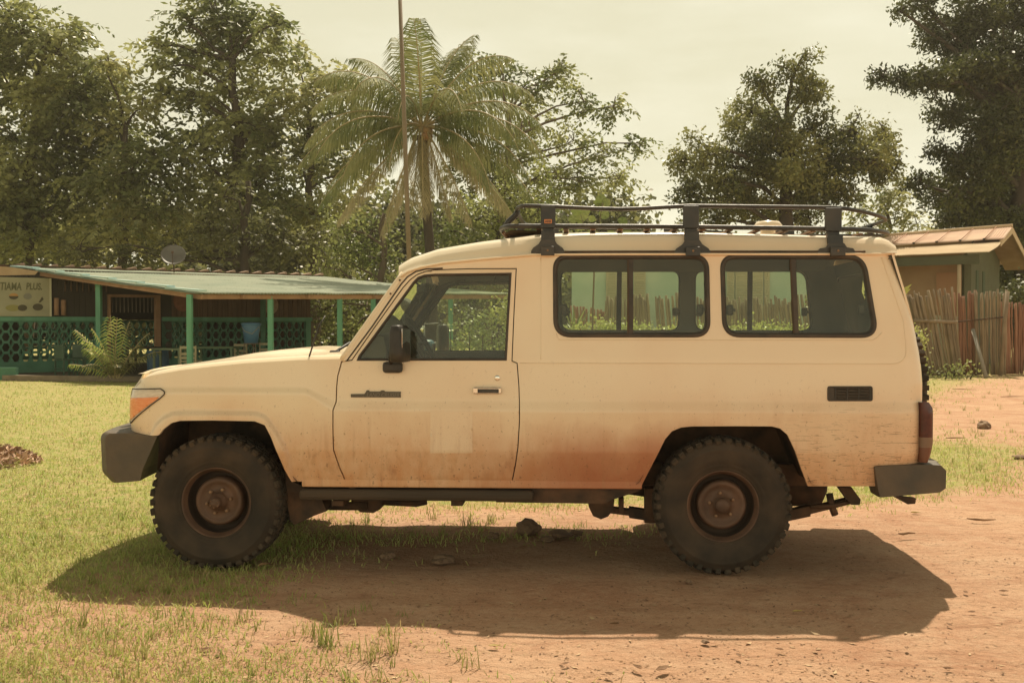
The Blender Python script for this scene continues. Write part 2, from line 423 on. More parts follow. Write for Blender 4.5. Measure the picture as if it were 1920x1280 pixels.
# ================================================================== THE CAR
CW = 1.69                     # body width: near side y=0, far side y=CW
car = empty('off_road_car', (-.3, CW/2, 0), 'dusty cream long off-road car with a black roof rack parked side-on in the foreground', 'car')
def interp(xs, ys, v): return np.interp(v, xs, ys)
def XB(px, py, y=0.0): return P(px, py, y).x
x_fl = XB(574, 725); x_fr = XB(624, 750)
def ysec(x, z):
    x = np.asarray(x, float); z = np.asarray(z, float)
    t = np.clip((x-x_fl)/(x_fr-x_fl), 0, 1)
    zb = 1.058+(0.957-1.058)*t; zt = 1.085+(1.013-1.085)*t
    y = interp([.40, .50, .535, .705, .715], [.09, .052, .046, .003, 0], z)
    s = np.clip((z-zb)/(zt-zb), 0, 1); y = np.where(z > zb, .015*s, y)
    y = np.where(z > zt, .015+(np.clip((z-zt)/(1.264-zt), 0, 1))*.012, y)
    y = np.where(z > 1.264, interp([1.264, 1.34, 1.88, 2.3], [.027, .038, .112, .165], z), y)
    return y
def W0(px, py):
    y = .03
    for _ in range(5):
        p = P(px, py, y); y = float(ysec(p.x, p.z))
    return p.x, p.z, y
_fe = [W0(*p)[:2] for p in [(247, 812), (243, 790), (244, 744), (250, 727), (262, 713)]]
_re = [W0(*p)[:2] for p in [(1722, 900), (1729, 754), (1730, 718), (1725, 670), (1713, 608), (1693, 543), (1676, 495), (1670, 477)]]
def W(px, py):
    # the corners curve away in plan, so their silhouette lies further back than the flank
    x, z, y = W0(px, py)
    xe = float(np.interp(z, [p[1] for p in _fe], [p[0] for p in _fe])); t = min(1, max(0, (xe+.24-x)/.24)) if z < 1.25 else 0
    xe = float(np.interp(z, [p[1] for p in _re], [p[0] for p in _re])); t = max(t, min(1, max(0, (x-xe+.17)/.17)))
    if t > 0:
        q = P(px, py, y+.125*t*t); x, z = q.x, q.z
    return (x, z)
def WL(l): return [W(*p) for p in l]
# ends of the body (curve round in plan)
rear_z = [W(*p) for p in [(1722, 900), (1729, 754), (1730, 718), (1725, 670), (1713, 608), (1693, 543), (1676, 495), (1670, 477)]]
rz = [p[1] for p in rear_z]; rx = [p[0] for p in rear_z]
xr = lambda z: np.interp(z, rz, rx)
front_e = WL([(247, 812), (243, 790), (244, 744), (250, 727), (262, 713)])
xf = lambda z: np.interp(z, [p[1] for p in front_e], [p[0] for p in front_e])
flare = WL([(280, 830), (285, 815), (292.5, 796), (307, 781), (326, 772), (349, 771), (480, 772), (499, 779), (517, 804), (532, 830), (542, 849), (552, 902), (552, 930), (280, 930)])
def fn_side(x, z):
    y = ysec(x, z)
    zz = np.clip(z, .5, 1.9)
    e = (xr(zz)-.16); t = np.clip((x-e)/.16, 0, 1); y = y+.15*(1-np.sqrt(np.maximum(0, 1-t*t*.985)))
    e = xf(np.clip(z, .74, 1.13))+.22; t = np.clip((e-x)/.22, 0, 1); t = np.where(z < 1.2, t, 0); y = y+.17*(1-np.sqrt(np.maximum(0, 1-t*t*.985)))
    ins = inside(flare, x, z); d = distpoly(flare, x, z); b = np.clip(d/.013, 0, 1); b = b*b*(3-2*b)
    y = y-np.where(ins, .026*b, 0)
    return np.stack([x, y, z], -1)
def SP(px, py, off=0.0):      # photo pixel -> point on the car's near skin
    x, z = W(px, py); q = fn_side(np.array([x]), np.array([z]))[0]; return Vector((q[0], q[1]-off, q[2]))

arch_f = [(300, 815), (303, 813), (309, 804), (324, 792), (341, 787.6), (400, 787), (480, 788.5), (499, 796), (510, 817), (523, 849), (536, 879), (549, 902)]
arch_r = [(1204, 908), (1227, 863), (1247, 823), (1260, 808), (1277, 801), (1297, 799), (1380, 798.5), (1447, 799), (1463, 803), (1477, 815), (1490, 843), (1503, 880), (1515, 911)]
body_px = [(262, 713), (285, 704), (340, 694), (400, 687), (460, 681), (560, 675), (637, 673), (700, 590), (748, 521), (765, 509), (790, 501), (830, 493), (900, 486), (1000, 478), (1300, 477), (1670, 477),
           (1676, 495), (1693, 543), (1713, 608), (1725, 670), (1730, 718), (1729, 754), (1727, 868), (1722, 900), (1640, 911), (1515, 911)]+arch_r[::-1][1:]+[(1000, 907), (760, 906), (549, 902)]+arch_f[::-1][1:]+[(247, 813), (243, 790), (244, 744), (250, 727)]
door_px = [(639.5, 677), (632, 705), (630, 725), (629, 753), (623, 769), (623, 806), (624, 843), (635, 875), (648, 905), (961, 903), (968, 868), (972, 839), (975, 790), (975, 767), (974, 724), (970.5, 680), (961, 676), (964.5, 590), (969, 502.5), (880, 502.8), (815, 505), (797, 508), (781, 514), (768, 524), (754.5, 539), (700, 615), (659, 674)]
glass_px = [(671, 674.5), (674, 667), (690, 646), (776, 529), (784, 521), (796, 516.5), (815.6, 514.8), (957.5, 513), (953, 590), (948.5, 674)]
wins = {1: [(1039, 479.5), (1327, 479.5), (1330, 630), (1040, 630)], 2: [(1352, 479.5), (1620, 479.5), (1646, 631), (1357, 630)]}
wrad = {1: [.085, .085, .09, .10], 2: [.085, .10, .10, .10]}
body2 = WL(body_px); door2 = WL(door_px)
win2 = {k: rounded(WL(v), wrad[k], 8) for k, v in wins.items()}
holes = [door2, inset(win2[1], .012), inset(win2[2], .012)]
pn_body = panel(body2, holes, .0125, fn_side, (0, .028, 0))
dpoly = inset(door2, .0062)
gl2 = rounded(WL(glass_px), 0)
def fn_door(x, z):
    p = fn_side(x, z); d = distpoly(dpoly, x, z); d = np.clip(d/.007, 0, 1); p[..., 1] += .004*(1-d)**2
    return p
pn_door = panel(dpoly, [gl2], .0125, fn_door, (0, .03, 0))
body = panel_obj('body', pn_body, [paint, trim], car)
body_far = panel_obj('body_side', pn_body, [paint, trim], body, mirror=CW)
door_n = panel_obj('front_door', pn_door, [paint, trim], car)
door_f = panel_obj('front_door', pn_door, [paint, trim], car, mirror=CW)

def ring(loop2, offs, widths, fn=fn_side):
    """window rubber: successive insets (widths) with outward offsets"""
    loops = []
    for w_, o in zip(widths, offs):
        lp = inset(loop2, w_) if w_ else loop2; a = np.array(lp); q = fn(a[:, 0], a[:, 1]); q[:, 1] -= o
        loops.append([Vector(p) for p in q])
    return MB().loft(loops, True, True)
def flat_glass(loop2, off, m, name, parent, mirror):
    a = np.array(resample(loop2, .03)); q = fn_side(a[:, 0], a[:, 1]); q[:, 1] += off
    b = MB().add([Vector(p) for p in q], [tuple(range(len(q)))]); return b.build(name, m, parent, mirror)
# door jamb strip behind the gap
for mir, dr in ((None, door_n), (CW, door_f)):
    jam = []
    for w_, o in ((-.022, -.032), (.03, -.032)):
        a = np.array(inset(door2, w_)); q = fn_side(a[:, 0], a[:, 1]); q[:, 1] -= o; jam.append([Vector(p) for p in q])
    MB().loft(jam).build('door_jamb', rubber, car, mir)
    r_ = ring(resample(gl2, .04), (.001, .004, .003, -.015), (-.006, -.003, .004, .010)); r_.build('window_seal', rubber, dr, mir)
    flat_glass(gl2, .012, glassm, 'window_glass', dr, mir)
    # handle and lock
    b = MB(); c = SP(914, 731.5, .018); b.box(c, (.168, .016, .040), bev=.006); b.box(SP(893, 731.5, .009), (.02, .03, .03)); b.box(SP(935, 731.5, .009), (.02, .03, .03))
    h = b.build('door_handle', chrome, dr, mir)
    MB().box(SP(915, 732, .027), (.128, .004, .022), bev=.002).build('handle_grip', blackp, h, mir) if False else None
    k = MB(); k.lathe([(0.001, 0), (.012, 0), (.017, .003), (.017, .012)], SP(932.5, 708.5, .006), 'Y', 20); k.build('door_lock', chrome, dr, mir)
    k = MB(); k.box(SP(916, 732, .0275), (.125, .004, .023), bev=.0015); k.build('handle_recess', blackp, dr, mir)
    # mirror
    p0 = SP(738, 688, .0)
    b = MB(); b.box(p0+Vector((0, -.03, 0)), (.116, .06, .066), bev=.018)
    b.tube([p0+Vector((-.005, -.045, .02)), p0+Vector((-.005, -.075, .06)), p0+Vector((0, -.085, .10))], .014, 8)
    hh = PD(747, 644, 5.80); hh = Vector((hh.x, -.11, hh.z))
    rt = Matrix.Rotation(R(-16), 3, 'Z')
    lo = []
    for t, sx, sy in ((-.108, .030, .050), (-.104, .043, .070), (-.05, .046, .075), (.06, .040, .074), (.098, .034, .068), (.106, .022, .055)):
        lp = []
        for k in range(16):
            a = 2*math.pi*k/16; cx = math.copysign(abs(math.cos(a))**.5, math.cos(a)); cy = math.copysign(abs(math.sin(a))**.5, math.sin(a))
            lp.append(hh+rt @ Vector((cx*sx+ (.004 if t < 0 else -.002), cy*sy, t)))
        lo.append(lp)
    b.loft(lo); b.add(lo[0], [tuple(range(16))]); b.add(lo[-1], [tuple(reversed(range(16)))])
    mo = b.build('side_mirror', blackp, dr, mir)
    MB().box(hh+rt @ Vector((.0415, 0, -.002)), (.003, .110, .175), rt, bev=.001).build('mirror_glass', mirm, mo if False else dr, mir)
# sticker ghost and badge on the near door
pnl = panel(WL([(807, 771), (886, 771), (886, 849), (807, 849)]), [], .0125, lambda x, z: fn_door(x, z)-np.array([0, .0022, 0]), (0, .001, 0))
panel_obj('sticker_patch', pnl, [stickerm, stickerm], door_n)
bp0 = SP(658, 745, .004); s_ = 5.97/1900
def bx(px, py): return bp0+Vector(((px-658)*s_, 0, (745-py)*s_))
pl = [(658.3, 744.5), (658.3, 738.2), (684, 738), (687, 734), (688, 731.5), (690.5, 730.6), (693, 731.3), (693.6, 733.2), (714, 733.3), (715.5, 731.5), (719, 731), (722, 731.6), (723, 733.3), (753.6, 733.6), (752.6, 738), (753.4, 744.5)]
bd = MB().prism([bx(*p)+Vector((0, -.003, 0)) for p in pl], (0, .006, 0)).build('name_badge', badgem, door_n)
tm = text_mb('LAND CRUISER', .034, bx(688, 743.3)+Vector((0, -.0045, 0)), (1, 0, 0), (0, 0, 1), .001, .25, .0, width=.195)
tm2 = text_mb('TOYOTA', .017, bx(660.5, 743.4)+Vector((0, -.0045, 0)), (1, 0, 0), (0, 0, 1), .001, .0, .0, width=.072)
tm.add(tm2.v, tm2.f); tm.build('badge_letters', badgel, door_n)

# side windows: rubber frame > panes, divider, latches
def latch(px, py, mir, parent):
    c = SP(px, py, -.035); MB().box(c, (.042, .03, .062), bev=.010).box(c+Vector((.024, 0, 0)), (.02, .012, .02), bev=.003).build('window_latch', blackp, parent, mir)
for mir in (None, CW):
    for k in (1, 2):
        lp = resample(win2[k], .05)
        lp = win2[k]
        fo = ring(lp, (-.004, .006, .010, .008, -.006, -.020), (-.010, -.006, .004, .012, .017, .024)).build('window_frame', rubber, car, mir)
        flat_glass(inset(win2[k], .018), .012, glassm, 'window_pane', fo, mir)
        if k == 1: top, bot = (1182, 486), (1182, 625)
        else: top, bot = (1487, 486), (1493, 625)
        a_, b_ = SP(*top, -.004), SP(*bot, -.004)
        d = MB(); hw = .017
        d.prism([a_+Vector((-hw, 0, 0)), a_+Vector((hw, 0, 0)), b_+Vector((hw, 0, 0)), b_+Vector((-hw, 0, 0))], (0, .014, 0)); d.build('window_divider', rubber, fo, mir)
        d = MB(); d.prism([a_+Vector((-hw-.002, -.003, 0)), a_+Vector((-hw+.008, -.003, 0)), b_+Vector((-hw+.008, -.003, 0)), b_+Vector((-hw-.002, -.003, 0))], (0, .002, 0)); d.build('divider_edge', sidestep, fo, mir)
        for l in ([(1057, 580), (1314, 580)] if k == 1 else [(1370, 581), (1618, 580)]): latch(*l, mir, fo)
        # raised seam around the window area
# pressed seam line behind and below the windows (a thin raised bead)
for mir in (None, CW):
    seam = rounded(WL([(975, 680.5), (1699, 682), (1690, 600), (1650, 484)]), [0, .10, 0, 0], 8)
    seam = seam[:] ; pts = [Vector(fn_side(np.array([x]), np.array([z]))[0])-Vector((0, .0005, 0)) for x, z in resample(seam, .04, False)]
    MB().tube(pts, .0026, 5).build('body_seam', paint, body, mir)
    lip = rounded(WL([(1043, 625), (1046, 637), (1075, 637.5), (1640, 638), (1653, 624)]), [0, .05, 0, .05, 0], 6)
    pts = [Vector(fn_side(np.array([x]), np.array([z]))[0]) for x, z in resample(lip, .04, False)]
    MB().tube(pts, .0028, 5).build('window_ledge', paint, body, mir)
    # sill under the door
    a_, b_ = SP(566, 909), SP(1204, 910)
    b = MB(); y0 = .045
    b.box(((a_.x+b_.x)/2, y0+.03, .515), (b_.x-a_.x, .06, .05), bev=.008)
    b.build('sill', paint, body, mir)
    # B pillar crease
    pts = [SP(1014, y, -.001) for y in range(482, 680, 12)]
    MB().tube(pts, .003, 5).build('pillar_crease', paint, body, mir)
    # wheel wells
    for ar, xa in ((arch_f, 'f'), (arch_r, 'r')):
        l2 = WL(ar); l2 = [(l2[0][0]-.02, .50)]+l2+[(l2[-1][0]+.02, .50)]
        cx = sum(p[0] for p in l2)/len(l2)
        l2 = [(cx+(x-cx)*1.03, z+.02) for x, z in l2]
        b = MB(); b.loft([[Vector((x, y, z)) for x, z in l2] for y in (.032, .12, .50)], closed=False)
        b.add([Vector((x, .50, z)) for x, z in l2], [tuple(range(len(l2)))]); b.build('wheel_well', under, body, mir)
    # side vent
    fr = rounded(WL([(1551, 723.5), (1636.5, 723.5), (1636.5, 752), (1551, 752)]), .016, 4)
    a = np.array(fr); q = fn_side(a[:, 0], a[:, 1]); 
    b = MB(); lps = []
    for w_, o in ((0, 0), (.002, .008), (.008, .010), (.012, .004)):
        a = np.array(inset(fr, w_)); q = fn_side(a[:, 0], a[:, 1]); q[:, 1] -= o; lps.append([Vector(p) for p in q])
    b.loft(lps); b.add(lps[-1], [tuple(range(len(fr)))])
    vt = b.build('side_vent', rubber, car, mir)
    b = MB()
    for gx in (1577, 1599, 1620):
        for i in range(4):
            b.box(SP(gx, 729.5+i*5.4, .006), (.052, .006, .008), Matrix.Rotation(R(30), 3, 'X'))
    for gx in (1566, 1588, 1609.5, 1631): b.box(SP(gx, 738, .006), (.006, .007, .072))
    b.build('vent_grille', blackp, vt, mir)

# ---- bonnet and fender tops
sh = WL([(246, 728), (262, 713), (285, 704), (340, 694), (400, 687), (460, 681), (560, 675), (637, 673)])
shx = [p[0] for p in sh]; shz = [p[1] for p in sh]
cr = [PD(p[0], p[1], 6.78) for p in [(281, 697), (340, 685), (416, 674), (460, 667), (506, 658.5), (550, 653), (589, 650), (630, 652), (650, 657)]]
crx = [p.x for p in cr]; crz = [p.z for p in cr]
V = []; xs = np.linspace(shx[0]+.03, shx[-1]+.03, 70); ny = 61
ts = np.linspace(0, 1, ny)
ycol = .5-.5*np.cos(ts*math.pi); ycol = .35*ycol+.65*ts
grid = []
for x in xs:
    z0 = float(np.interp(x, shx, shz)); zc = float(np.interp(x, crx, crz, left=crz[0]-.02)); y0 = float(fn_side(np.array([x]), np.array([z0]))[0][1])
    bulge = max(0, zc-z0)
    row = []
    for t in ycol:
        y = y0+(CW-2*y0)*t; e = min(y-y0, CW-y0-y)
        rr = .055; round_ = rr*(math.sqrt(max(0, 1-(1-min(e, rr)/rr)**2)))*.42
        flat = .012*min(1, e/.3)
        m_ = min(1, max(0, (e-.33)/.16)); m_ = m_*m_*(3-2*m_)
        z = z0+round_+flat+max(0, bulge-.035)*m_
        # bonnet shut line
        if .145 < e < .158: z -= .006
        kx = max(0, 1-(x-xs[0])/.20); row.append(Vector((x-.055*kx*(1-(2*t-1)**2), y, z-.050*kx**2*(1 if e > .02 else e/.02))))
    grid.append(row)
bn = MB().loft(grid, closed=False); bn.build('bonnet', paint, car)
# nose
no = []
for zz, fr_ in ((.745, .02), (.80, .0), (.95, -.005), (1.06, 0), (1.13, .01), (1.165, .03)):
    row = []
    for i in range(41):
        t = i/40; y = .10+(CW-.20)*t; c = 1-(2*t-1)**2
        row.append(Vector((float(xf(min(zz, 1.13)))+.02+fr_-.10*c**.6, y, zz+(.0 if zz < 1.15 else .02*c))))
    no.append(row)
no.append([Vector((shx[0]+.06-.07*(1-(2*(p.y-.10)/(CW-.2)-1)**2), p.y, 1.165)) for p in no[-1]])
nose = MB().loft(no, closed=False).build('front_panel', paint, car)
b = MB(); gxx = float(xf(1.0))-.085
b.box((gxx, CW/2, .98), (.03, .86, .20), bev=.01)
gr = b.build('grille', blackp, nose)
b = MB()
for i in range(4): b.box((gxx-.018, CW/2, .905+i*.05), (.02, .84, .014))
b.build('grille_bar', chrome, nose)

# ---- headlight (wraps round the corner)
def lens(poly_px, off, m, name, mir, parent=car):
    l2 = resample(WL(poly_px), .012); v, f, mi, sm = panel(l2, [], .012, lambda x, z: fn_side(x, z)-np.array([0, off, 0]), (0, .012, 0))
    return panel_obj(name, (v, f, mi, sm), [m, m], parent, mirror=mir)
for mir in (None, CW):
    hl = lens([(248, 729), (303, 729), (308.5, 733), (309, 737), (302, 745), (248, 791.5), (244.3, 785), (243.5, 765), (244.2, 745)], .006, clearl, 'headlight', mir)
    lens([(246, 745), (300, 743.5), (296, 748.5), (249, 786), (245.8, 780), (245, 765)], .012, amber, 'indicator_lens', mir, hl)
    edge = WL([(247.5, 728), (303, 728), (309, 733), (309.5, 738), (302, 746), (248, 792.5), (243.8, 786), (243, 765), (243.7, 744)])
    pts = [Vector(fn_side(np.array([x]), np.array([z]))[0])-Vector((0, .007, 0)) for x, z in resample(edge, .02)]
    MB().tube(pts, .0035, 5, closed=True).build('headlight_seal', rubber, hl, mir)
    b = MB(); b.lathe([(.001, -.01), (.075, -.01), (.085, .0), (.085, .04)], (float(xf(1.0))-.035, .30, .98), 'X', 28); b.build('headlamp_bowl', clearl, hl, mir)
    # tail lamp
    def tl(py0, py1, m, name, parent=car):
        z0 = P(1730, py1, .06).z; z1 = P(1730, py0, .06).z; xx = float(xr(.9))
        loops = []
        n = 6
        for i in range(n+1):
            z = z0+(z1-z0)*i/n; tz = (z-P(1730, 865, .06).z)/(P(1730, 753, .06).z-P(1730, 865, .06).z)
            ex = .035*min(1, math.sqrt(max(0.0, 1-(2*tz-1)**8)))-.028*max(0, .32-tz)/.32
            loops.append([Vector(p) for p in ((xx-.045, .012+.06*max(0,.1-tz), z), (xx-.012, .004, z), (xx+ex*.7, .02, z), (xx+ex, .06, z), (xx+ex, .13, z), (xx-.05, .14, z), (xx-.05, .05, z))])
        b = MB().loft(loops); b.add(loops[0], [tuple(range(7))]); b.add(loops[-1], [tuple(range(7))]); return b.build(name, m, parent, mir)
    tlo = tl(753, 818, redl, 'tail_lamp'); tl(818, 837, paleL, 'reversing_lens', tlo); tl(837, 865, orl, 'rear_indicator_lens', tlo)
    a_ = [SP(1719.5, y, .003) for y in range(754, 866, 8)]
    MB().tube(a_, .005, 5).build('lamp_surround', rubber, tlo, mir)

# ---- roof
rl = WL([(748, 521), (765, 509), (790, 501), (830, 493), (900, 486), (1000, 477.5), (1300, 476.5), (1668, 476.5)])
rlx = [p[0] for p in rl]; rlz = [p[1] for p in rl]
rt_ = [P(px, py, .30) for px, py in [(745, 523), (753, 508), (765, 497), (785, 484), (830, 468), (900, 455), (960, 447), (1010, 440), (1100, 437), (1300, 436), (1548, 443), (1641, 445), (1655, 450), (1666, 462), (1672, 474)]]
rtx = [p.x for p in rt_]; rtz = [p.z for p in rt_]
xs = np.unique(np.concatenate([np.linspace(rlx[0]+.012, rlx[0]+.45, 26), np.linspace(rlx[0]+.45, rlx[-1]-.10, 60), np.linspace(rlx[-1]-.10, rlx[-1]+.012, 12)]))
grid = []
for x in xs:
    z0 = float(np.interp(x, rlx, rlz)); z1 = max(z0+.002, float(np.interp(x, rtx, rtz))); h = z1-z0; yb = float(ysec(x, z0))
    pr = [(0, 0), (.012, .12*h), (.022, .30*h), (.034, .52*h), (.036, .54*h), (.050, .72*h), (.075, .88*h), (.11, .965*h), (.16, h)]
    inn = [(a_*min(1, .3+h/.12), b_) for a_, b_ in pr]
    half = [Vector((x, yb+a_, z0+b_)) for a_, b_ in inn]
    for k in range(1, 13):
        t = k/12; yy = half[8].y+(CW/2-half[8].y)*t; half.append(Vector((x, yy, z1+.032*min(1, h/.1)*(1-(1-t)**2))))
    row = half+[Vector((p.x, CW-p.y, p.z)) for p in reversed(half[:-1])]
    # the windscreen header bows forward
    k = max(0.0, 1-(x-xs[0])/.5)
    if k > 0:
        for p in row: p.x -= .07*k*(1-(2*p.y/CW-1)**2)
    grid.append(row)
b = MB().loft(grid, closed=False)
b.add(grid[-1], [tuple(range(len(grid[-1])))])
roof = b.build('roof', roofpaint, car)
# underside of the roof: headliner just inside
grid2 = [[Vector((p.x, CW/2+(p.y-CW/2)*.955, max(p.z-.035, 0))) for p in row] for row in grid[3:-2]]
grid2 = [[Vector((p.x, p.y, min(p.z, 2.02)-.0)) for p in row] for row in grid2]
MB().loft(grid2, closed=False).build('headliner', liner, roof)
for mir in (None, CW):
    pts = [SP(px, py, .010) for px, py in [(752, 519), (765, 510), (790, 502), (830, 494), (900, 487), (1000, 478.5), (1150, 477.7), (1300, 477.6), (1500, 477.7), (1640, 477.6)]]+[SP(1664, 477.6, .012)+Vector((.03, 0, 0))]
    n = len(pts); lps = []
    for dy, dz in ((.012, .010), (-.006, .009), (-.010, .003), (-.006, -.004), (.012, -.005)): lps.append([p+Vector((0, dy, dz)) for p in pts])
    MB().loft(lps, closed=False).build('drip_rail', paint, roof, mir)
    pts = [SP(px, py, .003)+Vector((0, 0, 0)) for px, py in [(1005, 472.8), (1150, 472.2), (1300, 472), (1500, 472.2), (1622, 472.4)]]
    MB().tube(pts, .0075, 6).build('rack_channel', under, roof, mir)

# ---- windscreen and A pillars, rear face
A0, A1 = SP(641, 673), SP(752, 517)
b = MB(); lo = []
for i in range(13):
    t = i/12; p = A0.lerp(A1, t); row = []
    for j in range(25):
        u = j/24; y = p.y+.03+(CW-2*p.y-.06)*u; row.append(Vector((p.x-.10*(1-(2*u-1)**2)+.01, y, p.z)))
    lo.append(row)
MB().loft(lo, closed=False).build('windshield', glassf, car)
for mir in (None, CW):
    pts = [A0.lerp(A1, t)+Vector((.004, .018, 0)) for t in np.linspace(-.02, 1.03, 12)]
    MB().tube(pts, .022, 8).build('windshield_pillar', paint, body, mir)
    q0, q1 = SP(728, 558, .004), SP(757, 516, .004)
    dd = (q1-q0); nn = Vector((-dd.z, 0, dd.x)).normalized()*.0
    b = MB(); wv = Vector((.018, 0, .013))
    b.prism([q0-wv*.9+Vector((0, 0, 0)), q1-wv*.9, q1+wv*.5, q0+wv*.5], (0, .006, 0))
    pp = b.build('pillar_plate', paint, body, mir)
    b = MB()
    for t in (.2, .8): b.lathe([(.001, 0), (.006, .001), (.006, .006)], q0.lerp(q1, t)+Vector((-.004, -.006, -.003)), 'Y', 10)
    b.build('pillar_screw', under, body, mir)
    pts = [SP(x_, y_, .002) for x_, y_ in ((650.5, 676), (700, 609), (752, 533), (764, 519), (780, 509), (799, 504.5), (830, 503))]
    MB().tube(pts, .0045, 6).build('door_weatherstrip', rubber, body, mir)
# rear end
ry0, ry1 = .17, CW-.17
def rect(y0, y1, z0, z1): return [(y0, z0), (y1, z0), (y1, z1), (y0, z1)]
rho = rect(ry0-.03, ry1+.03, .56, 1.885)
def fn_rear(y, z):
    t = 1-(2*y/CW-1)**2
    return np.stack([xr(np.clip(z, .5, 1.9))-.012+0*y, y, z], -1)
h1 = rounded(rect(.24, .74, 1.32, 1.78), .07); h2 = rounded(rect(.80, CW-.17, 1.30, 1.80), .08)
rear = panel_obj('rear_doors', panel(rho, [h1, h2], .03, fn_rear, (-.014, 0, 0)), [paint, trim], car)
for h in (h1, h2):
    lps = []
    for w_, o in ((-.012, .001), (-.004, .006), (.010, .005), (.014, -.006), (.012, -.016)):
        a = np.array(inset(h, w_)); q = fn_rear(a[:, 0], a[:, 1]); q[:, 0] += o; lps.append([Vector(p) for p in q])
    fo = MB().loft(lps).build('rear_window_frame', rubber, rear)
    a = np.array(inset(h, .01)); q = fn_rear(a[:, 0], a[:, 1]); q[:, 0] -= .01
    MB().add([Vector(p) for p in q], [tuple(range(len(q)))]).build('rear_window_glass', glassm, rear)

# ---- floor, inner dash, seats, steering wheel
b = MB(); b.box((-.55, CW/2, .50), (1.7, CW-.24, .04)); b.box((-.2, CW/2, .55), (4.1, .62, .04)); b.box((.75, CW/2, .62), (2.2, .72, .03)); b.box((1.7, CW/2, .60), (.45, CW-.4, .03))
b.box((float(A0.x)+.05, CW/2, .82), (.04, CW-.14, .70)); b.build('floor_pan', under, car)
b = MB(); dz = P(700, 636, .3).z; dx0 = P(662, 640, .3).x; dx1 = P(737, 640, .3).x
lo = []
for y in np.linspace(.08, CW-.08, 14):
    lo.append([Vector((dx0-.06, y, 1.18)), Vector((dx0+.02, y, dz-.04)), Vector((dx1-.10, y, dz+.035)), Vector((dx1-.02, y, dz+.02)), Vector((dx1, y, dz-.05)), Vector((dx1-.03, y, .95)), Vector((dx0, y, .9))])
b.loft(lo); b.add(lo[0], [tuple(range(7))]); b.build('dashboard', trim, car)
swc = P(789, 643, .40); nrm = Vector((.86, 0, .51)); t1 = Vector((0, 1, 0)); t2 = nrm.cross(t1)
b = MB(); b.tube([swc+(t1*math.cos(a)+t2*math.sin(a))*.195 for a in np.linspace(0, 2*math.pi, 33)[:-1]], .017, 8, closed=True)
for a in (0, math.pi, -math.pi/2*1.0, math.pi/2): b.tube([swc-nrm*.03, swc+(t1*math.cos(a)+t2*math.sin(a))*.19], .012, 6)
b.lathe([(.001, -.02), (.06, -.03), (.055, -.09), (.03, -.12)], (0, 0, 0), 'X', 14)
n0 = len(b.v)-14*4
rotm = nrm.to_track_quat('X', 'Z').to_matrix()
for i in range(n0, len(b.v)): b.v[i] = tuple(swc+rotm @ Vector(b.v[i]))
b.tube([swc-nrm*.06, swc-nrm*.40], .03, 8)
b.build('steering_wheel', blackp, car)
for y in (.45, 1.24):
    b = MB(); b.box((-.28, y, .88), (.50, .48, .16), bev=.05); b.box((.0, y, 1.07), (.13, .46, .42), Matrix.Rotation(R(12), 3, 'Y'), bev=.05)
    b.build('seat', seatm, car)
for y in (.30, CW-.30):
    b = MB(); b.box((1.05, y, .95), (1.5, .34, .10), bev=.03); b.box((1.05, y+(-.13 if y < 1 else .13), 1.12), (1.5, .06, .26), bev=.02); b.build('bench_seat', seatm, car)
rm = P(793, 541, .75); b = MB(); b.box(rm, (.035, .20, .065), Matrix.Rotation(R(25), 3, 'Z'), bev=.012); b.tube([rm, rm+Vector((-.06, 0, .05))], .007); b.build('inner_mirror', blackp, car)
g0, g1 = P(812, 533, CW-.12), P(796, 575, CW-.12)
b = MB(); b.tube([g0, g0+Vector((.03, -.04, -.01)), g1+Vector((.03, -.04, .02)), g1], .012, 8); b.build('grab_handle', trim, car)
b = MB(); b.box(P(900, 521, CW-.16), (.22, .04, .05), bev=.01); b.build('sun_visor', liner, car)

